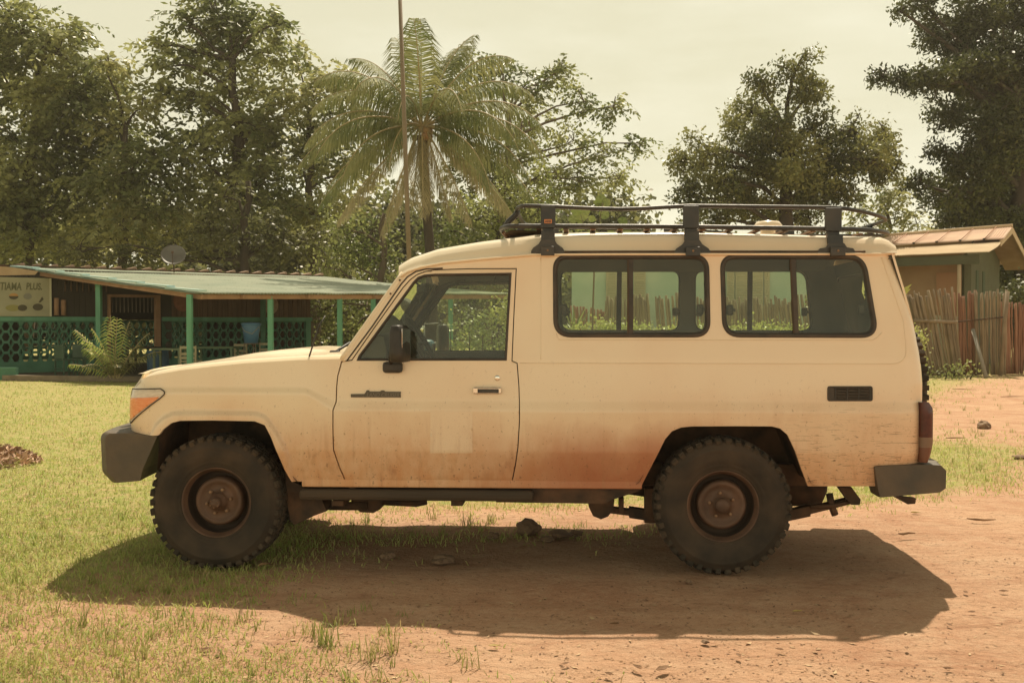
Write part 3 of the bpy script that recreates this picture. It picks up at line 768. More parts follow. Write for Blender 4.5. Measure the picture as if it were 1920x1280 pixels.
# ---- wheels
barrelm = mat('rim_shadow_side', (.03, .018, .012), (.05, .03, .018), .8, 6)  # shade of the recess between lip and disc, put into a darker rim colour
def make_wheel(cx, cz, mir, name='wheel', front=False):
    c = Vector((cx, .02, cz)); ro = .405
    # hub and disc
    b = MB(); prof = [(.001, .045), (.045, .045), (.052, .052), (.056, .064), (.098, .068), (.112, .058), (.128, .052), (.140, .056), (.147, .072), (.150, .105), (.150, .14)]
    b.lathe(prof, c, 'Y', 56)
    if front: b.lathe([(.001, -.022), (.028, -.022), (.034, -.012), (.036, .0), (.036, .03), (.050, .034), (.052, .06)], c, 'Y', 36)
    else: b.lathe([(.001, .012), (.034, .012), (.044, .022), (.047, .05)], c, 'Y', 36)
    wo = b.build(name, rimm, car, mir)
    b = MB()
    b.lathe([(.187, .050), (.190, .038), (.194, .034), (.198, .026), (.203, .012), (.209, .008), (.214, .014), (.214, .03)], c, 'Y', 72)
    b.build('rim', rimm, wo, mir)
    b = MB(); b.lathe([(.148, .125), (.178, .128), (.184, .10), (.187, .051)], c, 'Y', 64); b.lathe([(.178, .129), (.170, .20), (.205, .235)], c, 'Y', 48); b.build('rim_barrel', barrelm, wo, mir)
    b = MB()
    for k in range(5 if not front else 6):
        a = 2*math.pi*k/(5 if not front else 6)+.45; rr = .073 if not front else .025
        b.lathe([(.001, -.0), (.006, 0), (.010, .004), (.010, .03)] if not front else [(.001, 0), (.004, 0), (.004, .012)], c+Vector((rr*math.cos(a), .048 if not front else -.028, rr*math.sin(a))), 'Y', 8)
        if front:
            a = 2*math.pi*k/6+.2
            b.lathe([(.001, 0), (.008, 0), (.011, .005), (.011, .03)], c+Vector((.074*math.cos(a), .045, .074*math.sin(a))), 'Y', 8)
    b.build('lug_nuts', hubm, wo, mir)
    # tyre carcass
    b = MB()
    prof = [(.205, .030), (.213, .010), (.222, .004), (.226, .006), (.230, .001), (.250, -.010), (.254, -.009), (.258, -.013), (.300, -.022), (.330, -.020), (.336, -.023), (.340, -.019), (.365, -.010), (.382, .004), (.388, .022), (.390, .11), (.388, .195), (.380, .215), (.33, .24), (.26, .235), (.205, .21)]
    b.lathe(prof, c, 'Y', 96); ty = b.build('tyre', tyrem, wo, mir)
    b = MB(); n = 42; rj = random.Random(3)
    for k in range(n):
        for side, y0 in ((0, .018), (1, .195)):
            a = 2*math.pi*(k+(.5 if side else 0))/n; rot = Matrix.Rotation(-a, 3, 'Y')
            wd = .036 if k % 2 else .042
            y_ = y0+(.006 if k % 2 else 0)
            b.box(c+Vector((.3885*math.cos(a), y_, .3885*math.sin(a))), (.026, .048, wd), rot, bev=.005)
            # sidewall bite
            L_ = .050 if k % 2 else .034
            yy = (-.0035 if not side else .2165)
            rot2 = rot @ Matrix.Rotation(R(-24 if not side else 24), 3, 'Z')
            b.box(c+Vector(((.384-L_/2+.010)*math.cos(a), yy-(.004 if k % 2 else 0)*(1 if not side else -1), (.384-L_/2+.010)*math.sin(a))), (L_, .011, wd*.82), rot2, bev=.003)
        for j, y0 in enumerate((.068, .108, .150)):
            a = 2*math.pi*(k+.33*j)/n; rot = Matrix.Rotation(-a, 3, 'Y') @ Matrix.Rotation(R(20*(j-1)), 3, 'X')
            b.box(c+Vector((.3905*math.cos(a), y0, .3905*math.sin(a))), (.026, .034, .044), rot, bev=0)
    b.build('tread', tread, wo, mir)
    return wo
fw = P(402, 953, .0); rw = P(1357, 957.5, .0)
for mir in (None, CW):
    make_wheel(fw.x, .395, mir, front=True); make_wheel(rw.x, .395, mir)
# spare wheel on the rear door
sp_c = Vector((float(xr(1.0))-.075, .90, 1.035))
b = MB(); prof = [(.20, .02), (.22, .0), (.30, -.02), (.36, -.01), (.385, .02), (.388, .10), (.385, .18), (.35, .215), (.26, .215), (.21, .20)]
b.lathe([(r, h+.03) for r, h in prof], sp_c, 'X', 72)
for k in range(42):
    a = 2*math.pi*k/42
    for j, x0 in enumerate((.045, .095, .145, .205)):
        aa = a+(.5 if j in (1, 3) else 0)*2*math.pi/42
        b.box(sp_c+Vector((x0+.01, .392*math.cos(aa), .392*math.sin(aa))), (.046, .034, .040), Matrix.Rotation(aa-math.pi/2, 3, 'X'), bev=.004)
swh = b.build('spare_wheel', tread, car)
MB().lathe([(.001, .17), (.06, .17), (.07, .14), (.15, .13), (.19, .20), (.21, .215)], sp_c, 'X', 40).build('spare_rim', rimm, swh)
b = MB(); b.box(sp_c+Vector((.02, -.0, -.02)), (.10, .30, .30)); b.build('spare_carrier', under, swh)

# ---- bumpers
def bumper(px_poly, x_end, bulge, y0, name, m):
    pts = [P(a, b_, y0) for a, b_ in px_poly]; lo = []
    for i in range(29):
        u = i/28; y = y0+(CW-2*y0)*u; c = 1-(2*u-1)**2
        e = min(i, 28-i); k = 1.0 if e > 1 else (.93 if e == 0 else .985); zc = sum(p.z for p in pts)/len(pts)
        row = []
        for p in pts:
            wgt = (p.x-x_end)/(bulge[1]) ; wgt = max(0, min(1, wgt))
            row.append(Vector((p.x+bulge[0]*c**.7*wgt, y, zc+(p.z-zc)*k)))
        lo.append(row)
    b = MB().loft(lo, smooth=False); n = len(pts); b.add(lo[0], [tuple(range(n))]); b.add(lo[-1], [tuple(reversed(range(n)))])
    return b.build(name, m, car)
def fb():
    cs = [(194.5, 822), (196, 815), (203, 809), (240, 808), (300, 815), (273, 880), (268.5, 901), (217, 905), (197.5, 884)]
    pts = [P(a, b_, .04) for a, b_ in cs]; lo = []
    ys = [0.0, .012, .05, .16, .35, .6, CW/2, CW-.6, CW-.35, CW-.16, CW-.05, CW-.012, CW]
    zc = sum(p.z for p in pts)/len(pts); xb = max(p.x for p in pts)
    for y in ys:
        e = min(y, CW-y); u = y/CW; c = 1-(2*u-1)**2
        k = 1.0-.05*max(0, 1-e/.03); fwd = -.13*c**.8; row = []
        for i, p in enumerate(pts):
            x = p.x+fwd if i not in (4, 5, 6) else p.x+fwd*.5
            if e < .05 and i in (0, 1, 2, 7, 8): x += .03*(1-e/.05)
            row.append(Vector((x, y-.005, zc+(p.z-zc)*k)))
        lo.append(row)
    b = MB().loft(lo, smooth=False); n = len(pts); b.add(lo[0], [tuple(range(n))]); b.add(lo[-1], [tuple(reversed(range(n)))])
    o = b.build('front_bumper', bumperm, car); return o
fbo = fb()
md = fbo.modifiers.new('bevel', 'BEVEL'); md.width = .012; md.segments = 2; md.angle_limit = R(25)
def rb():
    cs = [(1638, 873), (1660, 871), (1700, 869.5), (1740, 868.5), (1762, 870), (1772, 880), (1771, 915), (1760, 923), (1700, 928.5), (1649, 933), (1644, 915)]
    pts = [P(a, b_, .02) for a, b_ in cs]; lo = []
    for y in [0, .012, .05, .2, .5, CW/2, CW-.5, CW-.2, CW-.05, CW-.012, CW]:
        e = min(y, CW-y); k = 1-.05*max(0, 1-e/.03); zc = sum(p.z for p in pts)/len(pts); row = []
        for i, p in enumerate(pts):
            x = p.x if i in (3, 4, 5, 6, 7, 8) or y < .3 or y > CW-.3 else max(p.x, 2.0)
            row.append(Vector((x+(.04 if 3 < i < 8 and e > .1 else 0), y, zc+(p.z-zc)*k)))
        lo.append(row)
    b = MB().loft(lo, smooth=False); n = len(pts); b.add(lo[0], [tuple(range(n))]); b.add(lo[-1], [tuple(reversed(range(n)))])
    return b.build('rear_bumper', bumperm, car)
rbo = rb(); md = rbo.modifiers.new('bevel', 'BEVEL'); md.width = .008; md.segments = 2; md.angle_limit = R(25)
for mir in (None, CW):
    q = [P(a, b_, .35) for a, b_ in ((1674, 930), (1692, 931), (1718, 934), (1716, 944), (1702, 945))]
    MB().prism(q, (0, .05, 0)).build('tow_bracket', under, car, mir)
    q = [P(a, b_, .30) for a, b_ in ((1572, 913), (1597, 913), (1614, 936), (1612, 946), (1596, 946))]
    MB().prism(q, (0, .06, 0)).build('spring_shackle', under, car, mir)

# ---- side step, mud flap, underbody
for mir in (None, CW):
    x0, x1 = P(562, 925, .05).x, P(1000, 925, .05).x; z0, z1 = P(700, 938, .03).z, P(700, 918, .03).z
    b = MB(); b.box(((x0+x1)/2, .085, (z0+z1)/2), (x1-x0, .14, z1-z0), bev=.022)
    x2, x3 = P(940, 925, .05).x, P(1196, 925, .05).x
    st = b.build('side_step', sidestep, car, mir)
    q = [P(a, b_, .09) for a, b_ in ((930, 914), (1204, 913), (1196, 921), (1150, 936), (1135, 944), (930, 941))]
    MB().prism(q, (0, .06, 0)).build('sill_rail', under, car, mir)
    for pxs in (640, 860): 
        q = P(pxs, 944, .2); MB().box(q+Vector((0, .1, .02)), (.07, .4, .03)).build('step_bracket', under, st, mir)
    # mud flap behind the front wheel
    q = [P(a, b_, .14) for a, b_ in ((534, 870), (548, 902), (600, 928), (612, 958), (590, 966), (552, 984), (544, 975), (538, 940))]
    MB().prism(q, (0, .20, 0)).build('mud_flap', under, car, mir)
    # leaf springs and hangers
    q = [P(a, b_, .32) for a, b_ in ((1102, 938), (1152, 938), (1150, 955), (1140, 968), (1127, 973), (1112, 967), (1104, 950))]
    MB().prism(q, (0, .12, 0)).build('spring_hanger', under, car, mir)
    pts = [P(a, b_, .36) for a, b_ in ((1130, 955), (1180, 961), (1240, 970), (1358, 985), (1440, 975), (1520, 958), (1600, 938))]
    b = MB(); 
    for i in range(len(pts)-1):
        a_, c_ = pts[i], pts[i+1]; hh = .018 if i in (0, 5) else .032
        b.prism([a_+Vector((0, 0, hh)), c_+Vector((0, 0, hh)), c_-Vector((0, 0, hh)), a_-Vector((0, 0, hh))], (0, .07, 0))
    b.box(P(1165, 948, .36)+Vector((0, .03, 0)), (.03, .09, .10))
    b.tube([P(1555, 925, .36), P(1560, 950, .36), P(1566, 965, .36)], .022, 6); b.tube([P(1520, 950, .34), P(1562, 948, .34), P(1612, 936, .34)], .014, 6)
    b.build('leaf_spring', under, car, mir)
    q = [P(a, b_, .45) for a, b_ in ((658, 938), (718, 938), (712, 955), (700, 961), (676, 960), (664, 950))]
    MB().prism(q, (0, .14, 0)).build('radius_hanger', under, car, mir)
    b = MB(); b.tube([P(590, 945, .45), P(620, 948, .45), P(690, 948, .45)], .028, 8); b.tube([P(700, 940, .5), P(780, 944, .5), P(800, 940, .5)], .02, 8); b.build('radius_arm', under, car, mir)
    b = MB(); b.box(((-2.3+1.95)/2, .42, .53), (4.25, .09, .13)); b.build('chassis_rail', under, car, mir)
for xw in (fw.x, rw.x):
    b = MB(); b.tube([(xw, .2, .395), (xw, CW-.2, .395)], .05, 12); b.lathe([(.001, -.16), (.10, -.12), (.16, 0), (.10, .12), (.001, .16)], (xw, CW*.6, .395), 'X', 16); b.build('axle', under, car)
b = MB(); b.tube([P(1440, 912, .7), P(1452, 912, .7), P(1535, 910, .7), P(1548, 910, .7)], [.05, .13, .13, .05], 16); b.build('exhaust_silencer', under, car); b = MB(); b.tube([P(1208, 975, .6), P(1232, 975, .6), P(1300, 975, .6)], .018, 8); b.build('exhaust_pipe', under, car)
b = MB(); b.box((.35, 1.15, .47), (.9, .55, .2), bev=.05); b.build('fuel_tank', under, car)
b = MB(); b.box(P(1216, 935, .3), (.05, .1, .14)); b.box(P(1222, 945, .3), (.03, .06, .05)); b.build('shock_absorber', under, car)

# ---- antenna and wipers
b = MB(); q0 = SP(575, 681, 0)+Vector((0, .03, 0)); b.lathe([(.014, -.005), (.012, .006), (.006, .02), (.002, .022)], q0, 'Z', 10)
b.tube([q0+Vector((0, 0, .015)), PD(590, 636, 6.0), PD(598, 611, 6.02), PD(610, 592, 6.05)], [.0055, .0048, .0042, .0032], 6); b.build('antenna', blackp, car)
b = MB(); b.tube([P(622, 665, .35), P(636, 655, .38), P(655, 643, .5), P(668, 640, .75)], .009, 6); b.box(P(628, 661, .36), (.06, .05, .03), bev=.008); b.build('wiper', blackp, car)
b = MB(); b.box((float(A0.x)-.04, CW/2, 1.275), (.16, CW-.26, .02), bev=.005); b.build('cowl', paint, car)

# ---- roof rack (> rails, posts, slats, deflector)
yr = .20; yf_ = CW-.20
def zr(px, py, y): return P(px, py, y).z
def plan(x0, x1, r0, r1, n=8):
    """half outline near side, rear bow, far side, front: closed loop of (x,y)"""
    o = []
    def arc(cx, cy, rx_, ry_, a0, a1):
        for k in range(n+1):
            a = a0+(a1-a0)*k/n; o.append((cx+rx_*math.cos(a), cy+ry_*math.sin(a)))
    arc(x0+r0, yr+.3, r0, .3, math.pi*1.0, math.pi*1.5)
    for t in np.linspace(0, 1, 14)[1:-1]: o.append((x0+r0+(x1-r1-x0-r0)*t, yr))
    arc(x1-r1, yr+.42, r1, .42, -math.pi/2, 0)
    arc(x1-r1, yf_-.42, r1, .42, 0, math.pi/2)
    for t in np.linspace(0, 1, 14)[1:-1]: o.append((x1-r1+(x0+r0-x1+r1)*t, yf_))
    arc(x0+r0, yf_-.3, r0, .3, math.pi/2, math.pi)
    return o
u0 = P(964, 386, .2).x; u1 = P(1655, 405, .62).x
zu = lambda x: float(np.interp(x, [P(p[0], p[1], yr).x for p in UPX], [P(p[0], p[1], yr).z for p in UPX]))
UPX = [(962, 386), (1014, 386), (1060, 388.5), (1107, 391), (1170, 392.5), (1220, 390.5), (1280, 386), (1546, 389), (1577, 390), (1656, 394)]
up = [Vector((x, y, zu(x)-(.0 if x < 1.6 else .03*(x-1.6)/.4))) for x, y in plan(u0, u1, .07, .42)]
b = MB(); b.tube(up, .0125, 10, closed=True); rack = b.build('roof_rack', rackp, car)
l0 = P(934, 424, .2).x; l1 = P(1659, 435, .62).x
LPX = [(932, 424), (1014, 424), (1278, 425), (1546, 429), (1660, 430)]
zl = lambda x: float(np.interp(x, [P(p[0], p[1], yr).x for p in LPX], [P(p[0], p[1], yr).z for p in LPX]))
lw = [Vector((x, y, zl(x))) for x, y in plan(l0, l1, .09, .42)]
MB().tube(lw, .0145, 10, closed=True).build('lower_rail', rackp, rack)
sxs = np.arange(P(1010, 430, yr).x, l1-.1, .165)
for i, x in enumerate(sxs):
    k = .06 if x > l1-.45 else 0
    MB().box((x, CW/2, zl(x)-.012), (.034, yf_-yr-.03-2*k*3, .014), bev=.003).build('slat', slatp, rack)
for y in (CW*.33, CW*.67):
    MB().box(((l0+l1)/2, y, zl(.5)-.026), (l1-l0-.1, .03, .012)).build('long_bar', rackp, rack)
for mir in (None, CW):
    for px0, px1, pt, pm, pb in ((1014, 1041.5, 385, 428, 478), (1281, 1310.5, 386, 428.5, 479), (1547.5, 1578, 390, 434, 479)):
        a_, b_ = P(px0, pt, yr-.02), P(px1, pm, yr-.02); cx = (a_.x+b_.x)/2; wd = b_.x-a_.x
        b = MB(); b.box((cx, yr-.012, (a_.z+b_.z)/2), (wd, .03, a_.z-b_.z), bev=.004)
        po = b.build('rack_post', rackp, rack, mir)
    for px0, px1, pt, pm, pb in ((1014, 1041.5, 385, 428, 478), (1281, 1310.5, 386, 428.5, 479), (1547.5, 1578, 390, 434, 479)):
        a_, b_ = P(px0, pt, yr-.02), P(px1, pm, yr-.02); cx = (a_.x+b_.x)/2; wd = b_.x-a_.x
        zt = b_.z; zb = P(px0, pb, .10).z; yb = .092
        b = MB(); b.box((cx, yr-.002, zt-.012), (wd*.78, .034, .03), bev=.006)
        b.box((cx, (yr+yb)/2-.005, (zt-.02+zb)/2+.006), (wd*.93, .03, zt-.02-zb-.012), Matrix.Rotation(R(-6), 3, 'X'), bev=.004)
        # flared foot
        fz = zb+.012; cur = [(-wd*.45, zt-.075), (-wd*.62, zt-.10), (-wd*1.0, fz+.03), (-wd*1.12, fz+.012), (-wd*1.12, fz), (wd*1.12, fz), (wd*1.12, fz+.012), (wd*1.0, fz+.03), (wd*.62, zt-.10), (wd*.45, zt-.075)]
        b.prism([Vector((cx+x, yb+.010, z)) for x, z in cur], (0, .02, 0))
        b.box((cx, yb-.016, zb+.022), (wd*.9, .02, .055), bev=.004)
        ft = b.build('rack_foot', rackp, rack, mir)
        b = MB(); b.lathe([(.001, -.01), (.006, -.009), (.007, 0)], (cx, yb-.024, zb+.026), 'Y', 8); b.build('foot_bolt', hubm, rack, mir)
# small maker's plate with letters on the first post
pc = P(1027.5, 414.5, yr-.045); 
MB().box(Vector((pc.x, yr-.0285, pc.z)), (.046, .004, .024), bev=.0015).build('post_plate', orangeb, rack)
text_mb('ARB', .0185, Vector((pc.x-.0185, yr-.0312, pc.z-.0065)), (1, 0, 0), (0, 0, 1), .0005, 0, .0006, width=.037).build('plate_letters', blackp, rack)
# front wind deflector sheet, corner stays
fl0, fl1 = P(938, 426, .2), P(1010, 443, .2)
b = MB(); zz0 = zl(l0)-.02
b.add([Vector((l0+.02, yr+.25, zz0)), Vector((l0+.02, yf_-.25, zz0)), Vector((l0+.30, yf_-.02, zz0-.012)), Vector((l0+.30, yr+.02, zz0-.012)), Vector((l0+.08, yr+.04, zz0))], [(0, 1, 2, 3, 4)])
b.add([Vector((l0+.02, yr+.25, zz0-.004)), Vector((l0+.02, yf_-.25, zz0-.004)), Vector((l0+.30, yf_-.02, zz0-.016)), Vector((l0+.30, yr+.02, zz0-.016)), Vector((l0+.08, yr+.04, zz0-.004))], [(0, 1, 2, 3, 4)])
b.tube([Vector((l0+.01, yr+.3, zz0+.01)), Vector((l0+.09, yr+.5, zz0-.09))], .012, 8); b.tube([Vector((l0+.01, yf_-.3, zz0+.01)), Vector((l0+.09, yf_-.5, zz0-.09))], .012, 8)
b.build('deflector', slatp, rack)
b = MB()
for yy in (yr+.22, yf_-.22):
    b.tube([Vector((l0+.02, yy, zl(l0)+.005)), Vector((l0+.05, yy, zl(l0)+.05)), Vector((u0+.0, yy, zu(u0)-.03)), Vector((u0+.01, yy, zu(u0)))], .019, 8)
b.tube([Vector((u1-.02, CW/2, zu(1.9)-.03)), Vector((l1-.02, CW/2, zl(1.9)))], .02, 8)
b.build('corner_stay', rackp, rack)
vx = P(1440, 420, .95); b = MB(); b.lathe([(.05, -.10), (.05, -.02), (.085, -.02), (.095, .01), (.075, .035), (.001, .045)], (vx.x, .95, vx.z-.02), 'Z', 24); b.build('roof_vent', roofpaint, roof)
# ================================================================== GROUND
dirt_c = (.48, .30, .18)
PXC = [-900, 0, 200, 430, 560, 600, 760, 1000, 1250, 1500, 1700, 1740, 1830, 1920, 2600]
TB = {
 660: [.9]*15,
 700: [.9, .9, .9, .9, .9, .9, .9, .9, .9, .9, .8, .8, .7, .6, .6],
 716: [.9, .9, .9, .9, .9, .9, .9, .9, .9, .9, .8, .75, .5, .25, .3],
 740: [.95, .95, .95, .95, .9, .9, .9, .9, .9, .9, .7, .6, .12, .02, 0],
 770: [.95, .95, .95, .95, .9, .9, .9, .9, .9, .8, .5, .22, .02, 0, 0],
 795: [.95, .95, .95, .95, .9, .9, .9, .9, .9, .7, .3, .12, .05, .03, .03],
 815: [.95, .95, .95, .95, .9, .9, .9, .9, .9, .8, .5, .40, .35, .22, .2],
 840: [.95, .95, .95, .95, .9, .9, .9, .9, .9, .9, .8, .78, .72, .6, .4],
 900: [.95, .95, .95, .95, .9, .9, .9, .9, .9, .9, .85, .8, .7, .35, .2],
 925: [.95, .95, .95, .95, .9, .9, .9, .9, .8, .8, .6, .45, .3, .12, 0],
 945: [.95, .95, .95, .95, .8, .75, .6, .62, .55, .45, .18, .06, .05, .02, 0],
 962: [.95, .95, .95, .95, .6, .3, .18, .12, .12, .05, .02, 0, 0, 0, 0],
 985: [.95, .95, .95, .95, .5, .3, .22, .16, .12, .0, 0, 0, 0, 0, 0],
 1003: [.95, .95, .9, .9, .6, .5, .45, .32, .10, 0, 0, 0, 0, 0, 0],
 1025: [.9, .9, .85, .8, .55, .35, .14, .05, 0, 0, 0, 0, 0, 0, 0],
 1060: [.9, .85, .6, .6, .35, .1, .0, 0, 0, 0, 0, 0, 0, 0, 0],
 1100: [.7, .55, .50, .40, .10, .03, 0, 0, 0, 0, 0, 0, 0, 0, 0],
 1140: [.6, .36, .26, .14, .02, .02, 0, 0, 0, 0, 0, 0, 0, 0, 0],
 1200: [.6, .42, .28, .16, .12, .10, .05, 0, 0, 0, 0, 0, 0, 0, 0],
 1280: [.6, .45, .28, .19, .13, .12, .07, .02, 0, 0, 0, 0, 0, 0, 0],
 1700: [.6, .5, .4, .3, .2, .1, .05, 0, 0, 0, 0, 0, 0, 0, 0]}
TY = np.array(sorted(TB)); TT = np.array([TB[k] for k in TY]); TX = np.array(PXC, float)
def nz2(x, y, s, seed=0):      # cheap smooth value noise
    x = np.asarray(x)*s+seed*17.3; y = np.asarray(y)*s+seed*9.1
    xi = np.floor(x).astype(int); yi = np.floor(y).astype(int); fx = x-xi; fy = y-yi; fx = fx*fx*(3-2*fx); fy = fy*fy*(3-2*fy)
    def h(a, b):
        v = np.sin(a*127.1+b*311.7+seed*74.7)*43758.5453; return v-np.floor(v)
    return (h(xi, yi)*(1-fx)+h(xi+1, yi)*fx)*(1-fy)+(h(xi, yi+1)*(1-fx)+h(xi+1, yi+1)*fx)*fy
def fbm(x, y, s, seed=0): return (nz2(x, y, s, seed)+.5*nz2(x, y, s*2.1, seed+1)+.25*nz2(x, y, s*4.3, seed+2))/1.75
def density(x, y):
    px, py = proj(x, y, np.zeros_like(np.asarray(x, float)))
    beh = (np.asarray(y)-CAM.y) < 1.6
    py = np.clip(np.where(beh, 1700, py), TY[0], TY[-1]); px = np.clip(px, TX[0], TX[-1])
    i = np.clip(np.searchsorted(TY, py, side='right')-1, 0, len(TY)-2); fy = (py-TY[i])/(TY[i+1]-TY[i])
    j = np.clip(np.searchsorted(TX, px, side='right')-1, 0, len(TX)-2); fx = (px-TX[j])/(TX[j+1]-TX[j])
    d = (TT[i, j]*(1-fx)+TT[i, j+1]*fx)*(1-fy)+(TT[i+1, j]*(1-fx)+TT[i+1, j+1]*fx)*fy
    return np.where(beh, .4, d)
def gh(x, y):
    near = np.exp(-((np.asarray(y)-0)/18)**2)
    return (fbm(x, y, 1.1, 3)-.5)*.030*near+(fbm(x, y, 5, 5)-.5)*.016*near-.012-.012*near*(np.exp(-((np.asarray(y)+.55+.06*np.sin(np.asarray(x)*.9))/.10)**2)+np.exp(-((np.asarray(y)-1.1)/.12)**2))*(np.asarray(x) > -1.2)+.006*near*np.exp(-((np.asarray(y)+.74+.05*np.sin(np.asarray(x)*.9))/.05)**2)*(np.asarray(x) > -1.2)
ax = np.concatenate([[-900, -300, -120, -60, -35], np.arange(-22, -6, .25), np.arange(-6, 5.5, .055), np.arange(5.5, 18, .25), [22, 35, 60, 120, 300, 900]])
ay = np.concatenate([[-120, -30, -12], np.arange(-6.5, 4.5, .055), np.arange(4.5, 32, .3), [36, 45, 60, 100, 300, 1200]])
gx, gy = np.meshgrid(ax, ay); nx_, ny_ = len(ax), len(ay)
Vg = np.stack([gx.ravel(), gy.ravel(), gh(gx, gy).ravel()], -1)
ii, jj = np.meshgrid(np.arange(nx_-1), np.arange(ny_-1)); q = (jj*nx_+ii).ravel()
me = npmesh('ground', Vg, np.stack([q, q+1, q+nx_+1, q+nx_], -1), mat('_tmp', dirt_c), True)
at = me.color_attributes.new('cover', 'FLOAT_COLOR', 'POINT'); dn = density(gx.ravel(), gy.ravel())
at.data.foreach_set('color', np.stack([dn, dn, dn, np.ones_like(dn)], -1).astype(np.float32).ravel())
def ground_mat():
    m = bpy.data.materials.new('ground_dirt'); m.use_nodes = True; t = m.node_tree; b = t.nodes['Principled BSDF']; N = t.nodes.new; L = t.links.new
    b.inputs['Roughness'].default_value = .95; b.inputs['Specular IOR Level'].default_value = .15
    tc = N('ShaderNodeTexCoord')
    def noise_(s, d, st=(1, 1, 1), r=.55, dist=0):
        mp = N('ShaderNodeMapping'); mp.inputs['Scale'].default_value = st; n = N('ShaderNodeTexNoise'); n.inputs['Scale'].default_value = s
        n.inputs['Detail'].default_value = d; n.inputs['Roughness'].default_value = r; n.inputs['Distortion'].default_value = dist; L(tc.outputs['Object'], mp.inputs[0]); L(mp.outputs[0], n.inputs['Vector']); return n.outputs['Fac']
    def mr(v, a, bb, c=0., d=1.):
        q = N('ShaderNodeMapRange'); q.inputs[1].default_value = a; q.inputs[2].default_value = bb; q.inputs[3].default_value = c; q.inputs[4].default_value = d; L(v, q.inputs[0]); return q.outputs[0]
    def ma(op, a, bb, clamp=False):
        q = N('ShaderNodeMath'); q.operation = op; q.use_clamp = clamp
        for i, v in enumerate((a, bb)):
            if isinstance(v, (int, float)): q.inputs[i].default_value = v
            else: L(v, q.inputs[i])
        return q.outputs[0]
    def mix(f, a, bb):
        q = N('ShaderNodeMix'); q.data_type = 'RGBA'; L(f, q.inputs[0])
        for i, v in ((6, a), (7, bb)):
            if isinstance(v, tuple): q.inputs[i].default_value = (*v, 1)
            else: L(v, q.inputs[i])
        return q.outputs[2]
    c = mix(mr(noise_(.9, 8), .35, .68), (.54, .335, .21), (.44, .24, .145))
    c = mix(mr(noise_(3.5, 10, (1, 1, 1), .65), .42, .75, 0, .75), c, (.62, .43, .285))
    c = mix(mr(noise_(26, 8, (1, 1.3, 1), .75), .53, .68, 0, .6), c, (.30, .165, .095))
    c = mix(mr(noise_(55, 6, (1, 1, 1), .7), .55, .68, 0, .5), c, (.62, .46, .33))
    c = mix(mr(noise_(130, 3), .60, .70, 0, .7), c, (.19, .10, .055))
    c = mix(mr(noise_(2.0, 8, (1, 2.2, 1), .7, 1.0), .55, .70, 0, .6), c, (.33, .165, .095))
    c = mix(mr(noise_(1.1, 9, (.55, 2.6, 1), .72, .6), .57, .66, 0, .45), c, (.37, .20, .12))
    a = N('ShaderNodeVertexColor'); a.layer_name = 'cover'
    gsoil = mix(mr(noise_(9, 6), .4, .65), (.31, .33, .10), (.47, .35, .18))
    f = ma('ADD', a.outputs['Color'], ma('MULTIPLY', ma('SUBTRACT', noise_(7, 8, (1, 1, 1), .65), .5), 1.1))
    c = mix(mr(f, .42, .72), c, gsoil)
    L(c, b.inputs['Base Color'])
    bp = N('ShaderNodeBump'); bp.inputs['Strength'].default_value = .9; bp.inputs['Distance'].default_value = .03
    hsum = ma('ADD', ma('MULTIPLY', noise_(30, 8, (1, 1, 1), .7), 1.0), ma('MULTIPLY', noise_(6, 6, (1, 1.6, 1), .6), 1.6))
    L(hsum, bp.inputs['Height']); L(bp.outputs[0], b.inputs['Normal']); return m
me.materials.clear(); me.materials.append(ground_mat())
go = bpy.data.objects.new('ground', me); col.objects.link(go); go['kind'] = 'structure'

# ---- grass (stuff)
grassm = mat('grass_blade', (.33, .41, .10), (.53, .52, .18), .6, 1.5, lo=.3, hi=.7, transl=.45, island=1.2)
dryg = mat('dry_grass_blade', (.54, .42, .21), (.36, .30, .13), .7, 3, transl=.35, island=1.0)
def blades(n, ymin, ymax, thr, hs, ws, seed, clump=None, bend=.5):
    r = np.random.default_rng(seed); py = r.uniform(ymin, ymax, n); px = r.uniform(-380, 2260, n)
    # unproject
    M = np.array(RM); d = np.stack([(px-PX0)/FPX, (640-py)/FPX, -np.ones(n)], -1) @ M.T; t = -CAM.z/d[:, 2]; x = CAM.x+d[:, 0]*t; y = CAM.y+d[:, 1]*t
    dn = density(x, y)*(.10+1.7*fbm(x, y, 1.7, 11)); k = r.uniform(0, 1, n)*thr < dn*1.0
    k &= ~((dn < .18) & (fbm(x, y, 5, 21) < .52))
    x, y, dn = x[k], y[k], dn[k]; n = len(x); D = y-CAM.y
    h = hs*(.5+r.uniform(0, 1, n)**2*1.2)*(.55+.9*fbm(x, y, .9, 31))*(1+D*.022); w_ = ws*(.7+.6*r.uniform(0, 1, n))*(1+D*.08)
    a = r.uniform(0, 2*np.pi, n); b = r.uniform(0, 2*np.pi, n); ln = r.uniform(.1, bend*2, n)*h
    z = gh(x, y)-.002
    p0 = np.stack([x-np.cos(a)*w_, y-np.sin(a)*w_, z], -1); p1 = np.stack([x+np.cos(a)*w_, y+np.sin(a)*w_, z], -1)
    m0 = np.stack([x+np.cos(b)*ln*.35-np.cos(a)*w_*.8, y+np.sin(b)*ln*.35-np.sin(a)*w_*.8, z+h*.6], -1); m1 = m0+np.stack([np.cos(a)*w_*1.6, np.sin(a)*w_*1.6, 0*a], -1)
    tp = np.stack([x+np.cos(b)*ln, y+np.sin(b)*ln, z+h*(1-.25*ln/h)], -1)
    V = np.stack([p0, p1, m1, m0, tp], 1).reshape(-1, 3); i = np.arange(n)*5
    F = np.concatenate([np.stack([i, i+1, i+2], -1), np.stack([i, i+2, i+3], -1), np.stack([i+3, i+2, i+4], -1)]); return V, F
